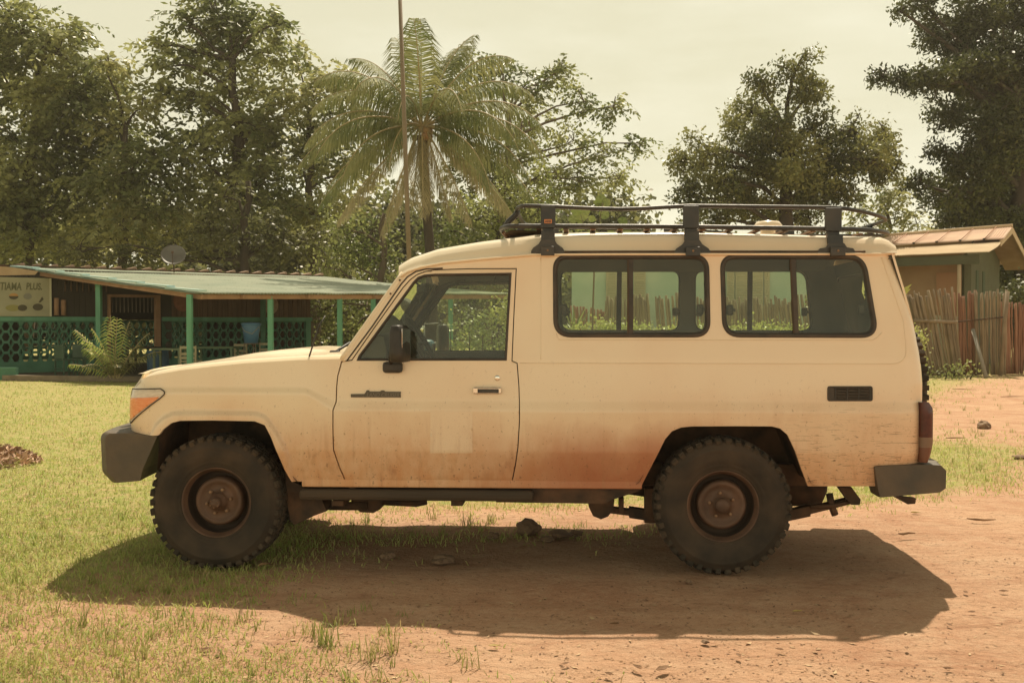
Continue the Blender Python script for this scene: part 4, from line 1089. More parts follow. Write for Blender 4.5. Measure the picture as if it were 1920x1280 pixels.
V, F = blades(300000, 705, 1330, 1.0, .029, .0021, 1, bend=.8)
o = bpy.data.objects.new('grass', npmesh('grass', V, F, grassm)); col.objects.link(o); tagit(o, 'short sunlit yellow green grass covering the ground left of and behind the car', 'grass', kind='stuff')
V, F = blades(66000, 720, 1330, 1.0, .035, .0020, 2, bend=.9)
o = bpy.data.objects.new('dry_grass', npmesh('dry_grass', V, F, dryg)); col.objects.link(o); tagit(o, 'dry straw coloured blades mixed thinly through the green grass', 'grass', kind='stuff')
# taller tufts, in the foreground and behind the sill
def tuft_mesh(spots, seed, m, name):
    r = np.random.default_rng(seed); VV = []; FF = []; c = 0
    for px, py, h, k in spots:
        g_ = G(px, py)
        for _ in range(k):
            a = r.uniform(0, 2*np.pi); ro = r.uniform(0, .05); x, y = g_.x+np.cos(a)*ro, g_.y+np.sin(a)*ro; z = -.01; hh = h*r.uniform(.4, 1.1); ln = hh*r.uniform(.15, .9)
            b = r.uniform(0, 2*np.pi); w_ = .0028; sx, sy = -np.sin(b), np.cos(b)
            for s, (u, v_) in enumerate(((0, 0), (.35, .55), (.68, .88), (1, 1.0))):
                ww = w_*(1-s/3.2); zz = z+hh*(v_-.25*u*u*ln/hh)
                VV += [(x+np.cos(b)*ln*u-sx*ww, y+np.sin(b)*ln*u-sy*ww, zz), (x+np.cos(b)*ln*u+sx*ww, y+np.sin(b)*ln*u+sy*ww, zz)]
            for s in range(3): FF.append((c+2*s, c+2*s+1, c+2*s+3, c+2*s+2))
            c += 8
    return npmesh(name, np.array(VV), np.array(FF), m)
rs = random.Random(5); sp_ = [(610, 1205, .11, 26), (588, 1190, .10, 14), (655, 1222, .09, 10), (690, 1235, .13, 26), (735, 1222, .13, 22), (700, 1268, .08, 12), (880, 1248, .09, 12), (860, 1232, .07, 8), (480, 1180, .07, 10), (460, 1200, .07, 9),
  (350, 1170, .07, 10), (290, 1190, .08, 14), (150, 1170, .12, 22), (110, 1150, .10, 18), (20, 1170, .12, 18), (40, 1130, .1, 16), (200, 1110, .11, 22), (260, 1105, .12, 24), (310, 1110, .10, 22), (180, 1090, .09, 16), (235, 1085, .09, 18), (350, 1100, .08, 14), (430, 1105, .06, 14),
  (815, 970, .10, 16), (690, 978, .10, 16), (660, 985, .08, 12), (880, 985, .12, 26), (920, 978, .10, 18), (775, 1000, .08, 12), (830, 1000, .08, 14), (1090, 985, .06, 10), (1180, 1000, .06, 10), (600, 1010, .08, 20), (650, 1015, .07, 18), (1830, 700, .5, 24), (1790, 696, .45, 20), (1760, 704, .4, 16)]
for _ in range(70): sp_.append((rs.uniform(-20, 760), rs.uniform(1120, 1300), rs.uniform(.04, .09), rs.randint(5, 12)))
for _ in range(60): sp_.append((rs.uniform(0, 420), rs.uniform(860, 1120), rs.uniform(.05, .10), rs.randint(8, 16)))
for _ in range(40): sp_.append((rs.uniform(1740, 1930), rs.uniform(715, 930), rs.uniform(.06, .13), rs.randint(6, 12)))
o = bpy.data.objects.new('grass_tufts', tuft_mesh(sp_, 4, mat('tuft_blade', (.24, .28, .07), (.38, .34, .13), .6, 4, transl=.4, island=1.0), 'grass_tufts')); col.objects.link(o)
tagit(o, 'taller thin grass tufts sprouting from the bare dirt edge in the foreground', 'grass', kind='stuff')
# ---- small litter (stuff)
def chips(n, seed, size, m, name, label, region):
    r = np.random.default_rng(seed); py = 640+(region[3]-640)*r.uniform(((region[2]-640)/(region[3]-640))**1, 1, n); px = r.uniform(region[0], region[1], n)
    M = np.array(RM); d = np.stack([(px-PX0)/FPX, (640-py)/FPX, -np.ones(n)], -1) @ M.T; t = -CAM.z/d[:, 2]; x = CAM.x+d[:, 0]*t; y = CAM.y+d[:, 1]*t
    k = (fbm(x, y, 1.6, seed) > .5) | (r.uniform(0, 1, n) < .25); x, y = x[k], y[k]; n = len(x)
    a = r.uniform(0, 2*np.pi, n); l = size*r.uniform(.4, 1.6, n)*(1+(y-CAM.y)*.05); w_ = l*r.uniform(.12, .6, n); z = gh(x, y)+.002; ca, sa = np.cos(a), np.sin(a); tz = r.uniform(0, .5, n)*l
    V = np.stack([np.stack([x-ca*l, y-sa*l, z+tz*.3], -1), np.stack([x-sa*w_, y+ca*w_, z], -1), np.stack([x+ca*l, y+sa*l, z+tz], -1), np.stack([x+sa*w_, y-ca*w_, z+.3*tz], -1)], 1).reshape(-1, 3)
    F = np.arange(n*4).reshape(-1, 4); o = bpy.data.objects.new(name, npmesh(name, V, F, m)); col.objects.link(o); tagit(o, label, 'litter', kind='stuff')
litm = mat('litter_brown', (.13, .070, .035), (.34, .20, .10), .9, 8, island=1.5)
chips(9000, 9, .0062, litm, 'leaf_litter', 'fine brown leaf crumbs and twigs scattered over the bare dirt', (-20, 1940, 930, 1290))
chips(1500, 19, .012, mat('litter_pale', (.50, .36, .21), (.34, .2, .11), .9, 8, island=1.5), 'dry_litter', 'pale dry leaf scraps lying about on the dirt and grass edge', (-20, 1940, 800, 1290))

# ---- single fallen leaves, stones and sticks
leafd = mat('dead_leaf', (.16, .085, .04), (.27, .15, .07), .8, 20, island=.5); leafy = mat('yellow_leaf', (.45, .34, .10), (.35, .22, .08), .7, 20)
stone = mat('grey_brown_stone', (.26, .17, .10), (.16, .10, .065), .9, 9, bump=.4, bscale=30)
def dead_leaf(px, py, size, ang, m, label):
    g_ = G(px, py); b = MB(); rr = random.Random(int(px*7+py)); V = []; F = []; n = 7
    ca, sa = math.cos(ang), math.sin(ang); curl = rr.uniform(.3, .8)
    for i in range(n):
        t = i/(n-1); w_ = size*.36*math.sin(math.pi*min(.97, t+.03))**.8; z = size*curl*.9*(t-.5)**2
        for s in (-1, -.45, 0, .45, 1):
            x = (t-.5)*size*2*.8; y = s*w_*(1+.15*rr.uniform(-1, 1)); zz = z+abs(s)**2*w_*.55+rr.uniform(-.03, .03)*size
            V.append(Vector((g_.x+x*ca-y*sa, g_.y+x*sa+y*ca, zz+.003)))
    for i in range(n-1):
        for j in range(4): F.append((i*5+j, i*5+j+1, (i+1)*5+j+1, (i+1)*5+j))
    b.add(V, F, True); o = b.build('fallen_leaf', m); me = o.data
    tagit(o, label, 'leaf', 'fallen leaves on the dirt'); return o
DL = [(1882, 1109, .055, 'darkest curled leaf at the right edge of the dirt'), (1810, 1111, .050, 'dark folded leaf just right of the shadow tip'), (1822, 1148, .045, 'curled brown leaf right of the car shadow with pale rim'), (1780, 1172, .04, 'small brown leaf below the tip of the car shadow'),
      (1864, 1140, .035, 'small flat dark leaf near the right edge'), (1195, 1252, .065, 'brown curled leaf left of the big double leaf in front'), (1242, 1256, .085, 'largest ragged dark leaf at the bottom centre'), (1142, 1265, .05, 'pale brown folded leaf near the bottom edge'),
      (1055, 1253, .035, 'small dark leaf pair left of the bottom leaf group'), (1461, 1218, .04, 'small upright dark leaf below the shadow edge'), (1700, 1216, .045, 'thin brown leaf under the right end of the shadow'), (1778, 1254, .045, 'dark leaf near the lower right corner'),
      (1275, 1091, .04, 'pale leaf at the foot of the rear wheel in shade'), (1152, 1170, .05, 'dark leaf inside the near edge of the car shadow'), (1385, 1230, .05, 'light brown leaf on sunlit dirt below the rear wheel'), (387, 1217, .05, 'brown leaf among sparse tufts at lower left'), (410, 1222, .045, 'second brown leaf beside the lower left tufts'),
      (1060, 1245, .04, 'tiny curled leaf beside the small dark pair'), (1668, 1222, .035, 'short dark leaf right of centre on the sunlit dirt')]
for i, (a, b_, s, lb) in enumerate(DL): dead_leaf(a, b_, s*.62, i*1.7, leafd, lb)
dead_leaf(1495, 1147, .034, .3, leafy, 'yellow leaf lying in the shadow right of the rear wheel')
dead_leaf(1717, 962, .05, .1, leafy, 'yellow brown leaf behind the car under the rear bumper')
dead_leaf(927, 1212, .035, .1, leafy, 'pale yellow leaf on the dirt at bottom centre left')
def rock(px, py, s, label, name='stone', sq=.6):
    g_ = G(px, py); bm = bmesh.new(); bmesh.ops.create_icosphere(bm, subdivisions=3, radius=1)
    for v in bm.verts:
        n = noise.noise(v.co*1.3+Vector((px*.1, py*.1, 0))); n2 = noise.noise(v.co*3.5+Vector((py*.1, 0, 0))); v.co *= (1+.45*n+.15*n2); v.co.z *= sq
    b = MB(); bm.verts.index_update(); b.add([Vector((g_.x, g_.y, s*sq*.35))+v.co*s for v in bm.verts], [tuple(v.index for v in f.verts) for f in bm.faces], False); bm.free()
    o = b.build(name, stone); tagit(o, label, 'stone', 'stones under and around the car'); return o
rock(990, 996, .085, 'largest rough stone under the middle of the car', sq=.7); rock(1052, 1003, .075, 'flat stone right of the largest stone under the car', sq=.35); rock(1080, 1001, .05, 'small flat slab at the right end of the stone row', sq=.4)
rock(832, 1052, .07, 'flat brownish stone in the shade under the front door', sq=.4); rock(727, 1045, .045, 'smaller stone in the shade left of the flat one'); rock(925, 1006, .04, 'small stone left of the largest stone under the car'); rock(1025, 1012, .05, 'low stone in front of the largest stone under the car', sq=.4)
rock(1322, 1203, .018, 'tiny pale pebble on sunlit dirt in front', sq=.5); rock(1290, 1090, .02, 'small pebble right beside the pale leaf in shade'); rock(1912, 858, .07, 'pale flat stone at the right edge of the grass', sq=.35)
rock(1844, 801, .085, 'round dark brown husk lying on the sandy path', 'coconut_husk', .8)
hk = [o for o in col.objects if o.name == 'coconut_husk'][0]; hk['category'] = 'husk'; del hk['group']
def stick(px, py, l, ang, label):
    g_ = G(px, py); d = Vector((math.cos(ang), math.sin(ang), 0)); b = MB(); rr = random.Random(int(px))
    b.tube([g_+d*(t-.5)*l+Vector((0, rr.uniform(-.01, .01), .012+rr.uniform(0, .01))) for t in (0, .3, .6, 1)], [.004, .009, .008, .003], 6); tagit(b.build('stick', litm), label, 'stick', 'sticks on the ground')
stick(1840, 978, .20, -.15, 'thick dry stick on the dirt behind the rear bumper'); stick(1700, 1004, .12, .1, 'short thin stick near the shackle behind the car'); stick(1792, 823, .25, .05, 'thin dark stick on the grass beside the path'); stick(1808, 731, .5, -.3, 'dry stick at the near edge of the sandy path'); stick(1900, 745, .5, 0, 'straight stick at the right edge of the path'); stick(495, 1062, .09, .9, 'pale straw standing beside the front wheel')
# leaf heap at left edge
g_ = G(-10, 868); r = np.random.default_rng(3); n = 900; a = r.uniform(0, 2*np.pi, n); rr_ = np.sqrt(r.uniform(0, 1, n)); hx = g_.x+np.cos(a)*rr_*.45; hy = g_.y+np.sin(a)*rr_*.45; hz = .18*(1-rr_**2)*r.uniform(.7, 1.05, n)
dv = r.normal(0, 1, (n, 3)); dv /= np.linalg.norm(dv, axis=1)[:, None]; ev = np.cross(dv, r.normal(0, 1, (n, 3))); ev /= np.linalg.norm(ev, axis=1)[:, None]; c_ = np.stack([hx, hy, hz], -1); s_l = r.uniform(.02, .06, n)[:, None]
V = np.stack([c_-dv*s_l, c_-ev*s_l*.4, c_+dv*s_l, c_+ev*s_l*.4], 1).reshape(-1, 3)
o = bpy.data.objects.new('leaf_heap', npmesh('leaf_heap', V, np.arange(n*4).reshape(-1, 4), mat('heap_leaf', (.28, .17, .11), (.62, .42, .29), .9, 6, island=1.5))); link(o); rebase(o); tagit(o, 'low heap of raked brown leaves on the grass at the left edge', 'leaf heap')

# ================================================================== TREES
def leafmat(name, c1, c2, tr=.35, sc_=.35):
    return mat(name, c1, c2, .42, sc_, lo=.40, hi=.60, transl=tr, island=.6, vec='Object')
bark = mat('bark_grey', (.10, .075, .05), (.17, .13, .09), .95, 3, bump=.4, stretch=(1, 1, .3))
barkd = mat('bark_dark', (.045, .035, .024), (.08, .06, .04), .95, 3, bump=.3, stretch=(1, 1, .3))
def crown_leaves(clumps, style, r, dens, size):
    """clumps: array of (x,y,z,rad). returns V,F of leaves hung on sprays"""
    C = []; D = []; S = []; dens = dens*1.15
    for x, y, z, rad in clumps:
        n = max(4, int(dens*rad**2))
        d = r.normal(0, 1, (n, 3)); d /= np.linalg.norm(d, axis=1)[:, None]; d[:, 2] = np.where(d[:, 2] < -.2, d[:, 2]*.55, d[:, 2])
        q = r.uniform(.25, 1.0, n)**.55*(1+.22*r.normal(0, 1, n)*.6)
        C.append(np.array([x, y, z])+d*q[:, None]*rad*np.array([1, 1, .82])); D.append(d)
    C = np.concatenate(C); D = np.concatenate(D); n = len(C)
    if style == 'spray':      # drooping feathery sprays
        k = 11; L_ = size*r.uniform(2.8, 4.6, n); hd = D+r.normal(0, .45, (n, 3)); hd[:, 2] *= .5; hd /= np.linalg.norm(hd, axis=1)[:, None]
        t = np.linspace(.05, 1, k); P_ = C[:, None, :]+hd[:, None, :]*(t[None, :, None]*L_[:, None, None]); P_[..., 2] += (.28*t-.75*t*t)[None, :]*L_[:, None]
        P_ = P_.reshape(-1, 3); ax_ = np.repeat(hd, k, 0); sg = np.tile(np.where(np.arange(k) % 2, 1, -1), n)[:, None]
        side = np.cross(ax_, np.array([0, 0, 1.])); side /= np.maximum(1e-6, np.linalg.norm(side, axis=1))[:, None]
        ld = side*sg*.75+ax_*.55+r.normal(0, .3, P_.shape); ld[:, 2] -= .45; ld /= np.linalg.norm(ld, axis=1)[:, None]; asp = .25; ls = size*r.uniform(.8, 1.35, len(P_))
    elif style == 'whorl':    # mango-like tufts of long leaves
        k = 10; P_ = np.repeat(C, k, 0)+r.normal(0, size*.9, (n*k, 3)); ld = np.repeat(D, k, 0)*.7+r.normal(0, .7, (n*k, 3)); ld[:, 2] -= .25; ld /= np.linalg.norm(ld, axis=1)[:, None]; asp = .24; ls = size*r.uniform(.7, 1.35, n*k)
    else:
        k = 8; P_ = np.repeat(C, k, 0)+r.normal(0, size*1.6, (n*k, 3)); ld = r.normal(0, 1, (n*k, 3)); ld[:, 2] -= .2; ld /= np.linalg.norm(ld, axis=1)[:, None]; asp = .42; ls = size*r.uniform(.6, 1.4, n*k)
    w_ = np.cross(ld, r.normal(0, 1, ld.shape)+np.array([0, 0, 1.2])); w_ /= np.maximum(1e-6, np.linalg.norm(w_, axis=1))[:, None]
    l = ls[:, None]; mid = P_+ld*l*.5
    V = np.stack([P_, mid+w_*l*asp, P_+ld*l, mid-w_*l*asp], 1).reshape(-1, 3)
    return V, np.arange(len(P_)*4).reshape(-1, 4), C
def tree(label, cat, D, clpx, trunk_px, base_px, tr_r, lm, bm_, style='spray', dens=60, size=.2, seed=1, spread=1.5, top_px=None, group='trees behind the buildings', branches=True, name='tree'):
    r = np.random.default_rng(seed); rr = random.Random(seed)
    cl = []
    for px, py, rad in clpx:
        dd = D+r.uniform(-1, 1)*spread; p = PD(px, py, dd); R_ = rad/FPX*dd; cl.append((p.x, p.y, p.z, R_*.70))
        for _ in range(5):
            v = r.normal(0, 1, 3); v[1] *= .7; v /= np.linalg.norm(v); q_ = r.uniform(.75, 1.12); cl.append((p.x+v[0]*R_*q_, p.y+v[1]*R_*q_, p.z+v[2]*R_*.85*q_, R_*r.uniform(.22, .42)))
    cl = np.array(cl)
    base = PD(base_px, 640, D); base = Vector((base.x, base.y, 0)); top = PD(*trunk_px, D)
    root = empty(name, base, label, cat, group)
    V, F, C = crown_leaves(cl, style, r, dens, size)
    o = bpy.data.objects.new('crown', npmesh('crown', V, F, lm)); link(o, root)
    b = MB(); k = 9; pts = []
    for i in range(k+1):
        t = i/k; pts.append(base.lerp(top, t)+Vector((rr.uniform(-.15, .15)*(0 < i), rr.uniform(-.1, .1), 0)))
    b.tube(pts, [tr_r*(1.25-.75*i/k) for i in range(k+1)], 9)
    b.build('trunk', bm_, root)
    if branches:
        b = MB()
        for i in range(0, len(cl), 1):
            x, y, z, R_ = cl[i]
            if i % 6 and rr.random() < .5: continue
            e = Vector((x, y, z)); best = min(range(3, k+1), key=lambda j: (pts[j]-e).length+max(0, pts[j].z-e.z+.6)*2); s = pts[best]
            if i % 6: s = Vector(cl[i-i % 6][:3])
            m1 = s.lerp(e, .35)+Vector((rr.uniform(-.2, .2), rr.uniform(-.2, .2), rr.uniform(-.1, .5))); m2 = s.lerp(e, .7)+Vector((rr.uniform(-.25, .25), rr.uniform(-.2, .2), rr.uniform(0, .4)))
            rb_ = tr_r*(.34 if not i % 6 else .13); b.tube([s, m1, m2, e], [rb_, rb_*.75, rb_*.5, rb_*.22], 6, caps=False)
            for _ in range(3):
                v = Vector(r.normal(0, 1, 3).tolist()).normalized()*R_*1.05; b.tube([m2.lerp(e, rr.random()), e+v*.5, e+v], [rb_*.3, rb_*.2, rb_*.07], 4, caps=False)
        b.build('branches', bm_, root)
    return root
lmA = leafmat('leaf_olive', (.11, .135, .045), (.36, .37, .145), .5); lmB = leafmat('leaf_tan_olive', (.14, .165, .055), (.43, .42, .18), .5); lmC = leafmat('leaf_green', (.14, .18, .055), (.30, .32, .11), .5)
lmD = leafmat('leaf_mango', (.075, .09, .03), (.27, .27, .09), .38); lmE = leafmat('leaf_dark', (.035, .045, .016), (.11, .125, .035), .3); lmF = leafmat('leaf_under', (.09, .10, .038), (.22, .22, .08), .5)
TD = 45
tree('tall feathery olive tree filling the far left edge', 'tree', 46, [(40, 60, 62), (10, 20, 40), (110, 95, 70), (20, 170, 85), (130, 190, 85), (50, 290, 95), (160, 280, 75), (20, 390, 85), (110, 380, 80), (190, 350, 60), (-60, 120, 100), (-50, 300, 100), (60, 460, 60), (200, 160, 35)], (70, 130), 40, .35, lmA, barkd, 'spray', 52, .29, 11)
tree('leafy tree with a thin pointed top right of the far left tree', 'tree', 44, [(205, 120, 22), (225, 240, 45), (250, 330, 55), (230, 420, 60), (290, 390, 60), (170, 440, 55), (290, 290, 40), (190, 200, 40), (330, 440, 55), (275, 200, 18)], (240, 240), 220, .22, lmB, barkd, 'spray', 49, .28, 12)
tree('tallest feathery tree left of the palm with its top cut by the frame', 'tree', 45, [(400, 20, 48), (460, 45, 55), (350, 48, 26), (385, 100, 50), (490, 100, 45), (440, 160, 60), (365, 190, 42), (290, 88, 22), (325, 120, 24), (295, 170, 28), (430, 260, 70), (340, 285, 50), (480, 240, 55), (400, 350, 70), (480, 350, 60), (520, 40, 14)], (440, 110), 462, .30, lmA, barkd, 'spray', 51, .29, 13)
tree('feathery tree standing between the tallest one and the palm', 'tree', 47, [(555, 120, 34), (600, 165, 42), (545, 200, 45), (610, 250, 55), (560, 300, 60), (640, 150, 24), (650, 200, 30), (530, 390, 60), (600, 400, 60), (660, 320, 45)], (580, 200), 590, .22, lmB, barkd, 'spray', 49, .28, 14)
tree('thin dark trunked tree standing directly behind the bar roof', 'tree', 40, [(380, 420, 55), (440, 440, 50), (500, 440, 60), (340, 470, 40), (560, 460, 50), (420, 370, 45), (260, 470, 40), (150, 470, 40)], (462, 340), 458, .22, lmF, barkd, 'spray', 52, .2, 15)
tree('small bright leaved tree under the palm on its left', 'tree', 38, [(640, 430, 45), (700, 430, 40), (660, 490, 45), (720, 480, 35), (610, 500, 40), (740, 560, 40), (670, 570, 45), (600, 580, 40), (700, 620, 40), (640, 630, 40)], (716, 400), 716, .16, lmC, bark, 'round', 70, .13, 16)
tree('open branched feathery tree behind the palm on its right', 'tree', 46, [(880, 105, 30), (935, 125, 40), (900, 190, 55), (985, 160, 38), (1040, 150, 26), (1095, 190, 32), (1150, 200, 24), (1000, 235, 55), (1075, 265, 42), (1140, 290, 30), (1200, 270, 13), (940, 300, 60), (1030, 340, 50), (1100, 340, 35), (880, 330, 60), (1160, 335, 20), (1050, 130, 10)], (960, 210), 905, .22, lmA, bark, 'spray', 46, .22, 17)
tree('low dense green tree right of the palm trunk behind the car', 'tree', 40, [(880, 410, 55), (950, 420, 50), (1010, 400, 45), (830, 440, 40), (900, 480, 60), (1000, 480, 60), (1060, 450, 45), (960, 350, 40), (1020, 330, 30), (860, 540, 50), (800, 520, 40), (930, 560, 50)], (930, 400), 935, .2, lmC, barkd, 'round', 70, .14, 18)
tree('broad dark green mango tree standing alone behind the roof rack', 'tree', 40, [(1490, 135, 38), (1515, 180, 42), (1430, 165, 32), (1400, 205, 42), (1455, 230, 52), (1530, 240, 40), (1385, 258, 38), (1330, 285, 42), (1285, 305, 34), (1290, 370, 42), (1345, 345, 46), (1420, 310, 50), (1500, 310, 52), (1560, 300, 50), (1605, 245, 32), (1655, 265, 34), (1620, 310, 46), (1675, 315, 26), (1580, 365, 46), (1345, 410, 36), (1420, 400, 45), (1500, 400, 50), (1290, 430, 30), (1480, 330, 60), (1440, 270, 45), (1380, 380, 50), (1540, 350, 50), (1640, 300, 45)], (1478, 250), 1478, .34, lmD, barkd, 'whorl', 150, .165, 19, 1.8)
tree('pale airy small tree between the mango tree and the dark tree', 'tree', 50, [(1640, 360, 34), (1670, 400, 36), (1620, 410, 34), (1690, 350, 24), (1720, 420, 30)], (1665, 360), 1665, .14, lmB, bark, 'spray', 40, .22, 20)
tree('huge dark spreading tree filling the right edge', 'tree', 43, [(1900, 30, 75), (1840, 15, 55), (1730, 5, 28), (1745, 60, 32), (1795, 90, 50), (1700, 155, 28), (1650, 150, 18), (1755, 150, 40), (1850, 130, 65), (1920, 170, 85), (1790, 220, 40), (1860, 250, 75), (1950, 320, 100), (1840, 345, 66), (1765, 350, 42), (1810, 400, 50), (1890, 430, 75), (1920, 520, 65), (1725, 345, 24), (1940, 610, 60), (2000, 200, 100), (1690, 20, 12), (1880, 100, 60), (1900, 300, 70), (1850, 190, 50), (1800, 300, 45), (1870, 380, 60), (1820, 60, 40), (1910, 240, 60), (1900, 480, 50), (1790, 390, 35), (1850, 440, 40)], (1900, 200), 1935, .5, lmE, barkd, 'whorl', 165, .18, 21, 2.0)
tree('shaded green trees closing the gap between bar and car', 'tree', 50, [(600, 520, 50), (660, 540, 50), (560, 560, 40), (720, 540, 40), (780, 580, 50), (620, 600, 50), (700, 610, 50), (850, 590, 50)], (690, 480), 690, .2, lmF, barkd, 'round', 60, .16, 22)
# far belt of trees
r = np.random.default_rng(44); cl = []
for px in range(-500, 2500, 42):
    d = r.uniform(58, 75); p = PD(px+r.uniform(-15, 15), 560-r.uniform(0, 70), d); cl.append((p.x, p.y, max(1.0, p.z-1), r.uniform(1.8, 3.0))); cl.append((p.x+1, p.y, 1.6, 2.2))
for px in range(-300, 1180, 50):
    d = r.uniform(60, 75); p = PD(px+r.uniform(-15, 15), 440+r.uniform(-30, 40), d); cl.append((p.x, p.y, p.z, r.uniform(2.2, 3.2)))
V, F, C = crown_leaves(np.array(cl), 'round', r, 26, .38)
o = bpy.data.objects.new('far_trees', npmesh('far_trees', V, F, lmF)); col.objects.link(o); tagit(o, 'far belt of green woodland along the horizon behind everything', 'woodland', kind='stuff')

# ---- coconut palm
def frond(b, base, az_, el, L_, w_, droop, rr, n=34, leafw=.022, hang=.5):
    d0 = Vector((math.cos(az_)*math.cos(el), math.sin(az_)*math.cos(el), math.sin(el))); pts = []
    p = Vector(base); d = d0.copy(); st = L_/18
    for i in range(19): pts.append(p.copy()); p = p+d*st; d = (d+Vector((0, 0, -droop*(.25+i/18*1.1)/18))).normalized()
    rachis = pts
    V = []; F = []
    for i in range(n*2):
        s = 1 if i % 2 else -1; t = .12+.88*(i//2)/n; f = t*18; j = min(17, int(f)); q = pts[j].lerp(pts[j+1], f-j); tg = (pts[j+1]-pts[j]).normalized()
        side = tg.cross(Vector((0, 0, 1)));
        if side.length < .05: side = Vector((1, 0, 0))
        side.normalize(); up = side.cross(tg); ll = w_*(math.sin(math.pi*min(.98, t*.86+.1))**.7)*rr.uniform(.85, 1.1)
        dr = (side*s*.80+tg*.62+up*.12+Vector((0, 0, -hang*rr.uniform(.6, 1.3)))).normalized(); m_ = q+dr*ll*.55; e = q+(dr+Vector((0, 0, -.55))).normalized()*ll
        wv = tg*leafw; k = len(V); V += [q-wv*.6, q+wv*.6, m_+wv, m_-wv, e]; F += [(k, k+1, k+2, k+3), (k+3, k+2, k+4)]
    b.add(V, F); return rachis
palml = leafmat('palm_leaf', (.12, .15, .045), (.30, .30, .12), .3, .8); palml.node_tree.nodes['Principled BSDF'].inputs['Roughness'].default_value = .75; palmr = mat('palm_rachis', (.30, .24, .11), (.38, .3, .15), .6, 3); palmy = leafmat('palm_leaf_dry', (.46, .38, .21), (.30, .26, .12), .35, .8)
D_ = 34; hub = PD(791, 243, D_); root = empty('coconut_palm', (hub.x+.1, hub.y, 0), 'coconut palm with wide arching fronds behind the thin mast', 'palm tree', None)
b = MB(); b.tube([Vector((hub.x+.15, hub.y, 0)), Vector((hub.x+.35, hub.y, 1.8)), Vector((hub.x+.25, hub.y, 4)), hub-Vector((0, 0, .2))], [.26, .18, .16, .17], 12); b.build('trunk', barkd, root)
rr = random.Random(12)
FR = [(200, -44, 4.3, .5), (235, -62, 4.2, .3), (280, -60, 3.6, .4), (312, -46, 4.4, .5), (345, -38, 4.7, .5), (20, -30, 4.3, .9), (255, 0, 3.4, 2.4), (222, -5, 4.0, 2.0), (322, -8, 4.2, 2.0), (180, 26, 4.4, 1.9), (190, 8, 4.5, 1.5), (172, 44, 4.4, 1.9), (150, 60, 4.4, 1.4), (100, 76, 4.3, .8), (65, 66, 4.4, 1.2), (45, 70, 4.2, 1.2), (20, 50, 4.6, 1.9), (5, 34, 4.7, 2.0), (352, 18, 4.7, 1.9), (345, 0, 4.5, 1.6), (300, 40, 3.9, 2.4), (240, 48, 3.8, 2.2), (205, 52, 4.2, 2.0), (335, 56, 4.2, 1.7), (270, 76, 3.6, 1.6), (175, -15, 4.3, 1.2), (205, -72, 3.2, .2), (250, -78, 2.8, .2), (300, -76, 3.0, .2), (335, -70, 3.3, .2), (210, 15, 4.2, 2.0), (330, 20, 4.4, 2.0), (265, 35, 3.6, 2.4), (186, -25, 4.4, .9), (355, -15, 4.7, 1.2), (120, 66, 4.5, 1.0)]
FR_ = [(75, 74, 4.4, .9), (110, 64, 4.3, 1.2), (140, 52, 4.2, 1.5), (168, 40, 4.1, 1.7), (182, 24, 4.2, 1.7), (195, 8, 4.3, 1.5), (205, -12, 4.0, 1.6), (225, -35, 3.9, .9), (250, -10, 3.4, 2.4), (260, -55, 3.4, .5), (285, -25, 3.8, 2.2), (300, -58, 3.6, .5),
      (320, -38, 4.2, .9), (338, -18, 4.4, 1.2), (350, 5, 4.3, 1.4), (5, 22, 4.3, 1.7), (15, 38, 4.5, 1.7), (30, 52, 4.3, 1.5), (60, 66, 4.2, 1.2), (95, 48, 4.0, 1.6), (270, 50, 3.8, 1.9), (240, 30, 3.8, 2.2), (300, 28, 3.9, 2.2), (330, 45, 4.2, 1.8), (215, 52, 4.2, 1.7), (155, 10, 4.1, 1.6), (25, -5, 4.2, 1.3), (120, 20, 3.8, 1.6), (60, 15, 3.8, 1.7), (275, 78, 3.9, .9), (340, 68, 4.2, 1.2)]
for i, (a, e, l, dr) in enumerate(FR):
    b = MB(); rc = frond(b, hub+Vector((math.cos(R(a))*.1, math.sin(R(a))*.1, .1)), R(a), R(e), l, 1.0, dr*1.3, rr, 66, .023, (1.5 if e < 30 else 1.0) if e < 60 else .45)
    fo = b.build('frond', palmy if e < -30 else palml, root)
    q = MB(); q.tube(rc, [.035*(1-k/19)+.006 for k in range(19)], 5, caps=False); q.build('rachis', palmr, fo)
b = MB()
for i in range(16):
    a = rr.uniform(0, 6.28); c_ = hub+Vector((math.cos(a)*.28, math.sin(a)*.28, -.05-rr.random()*.35)); b.lathe([(.001, -.13), (.07, -.10), (.10, 0), (.075, .09), (.001, .12)], c_, 'Z', 10)
b.build('coconuts', mat('coconut', (.30, .16, .07), (.22, .17, .06), .6, 3), root)

# ---- thin mast
p0, p1 = PD(768, 620, 24), PD(748, -60, 24); p0.z = 0; p0.x = PD(775, 640, 24).x
root = MB().tube([p0, p0.lerp(p1, .5), p1], [.062, .055, .045], 12).build('mast', mat('mast_wood', (.16, .12, .075), (.22, .17, .11), .8, 4, bump=.2, stretch=(1, 1, .2))); tagit(root, 'tall thin brown mast rising in front of the coconut palm', 'mast')
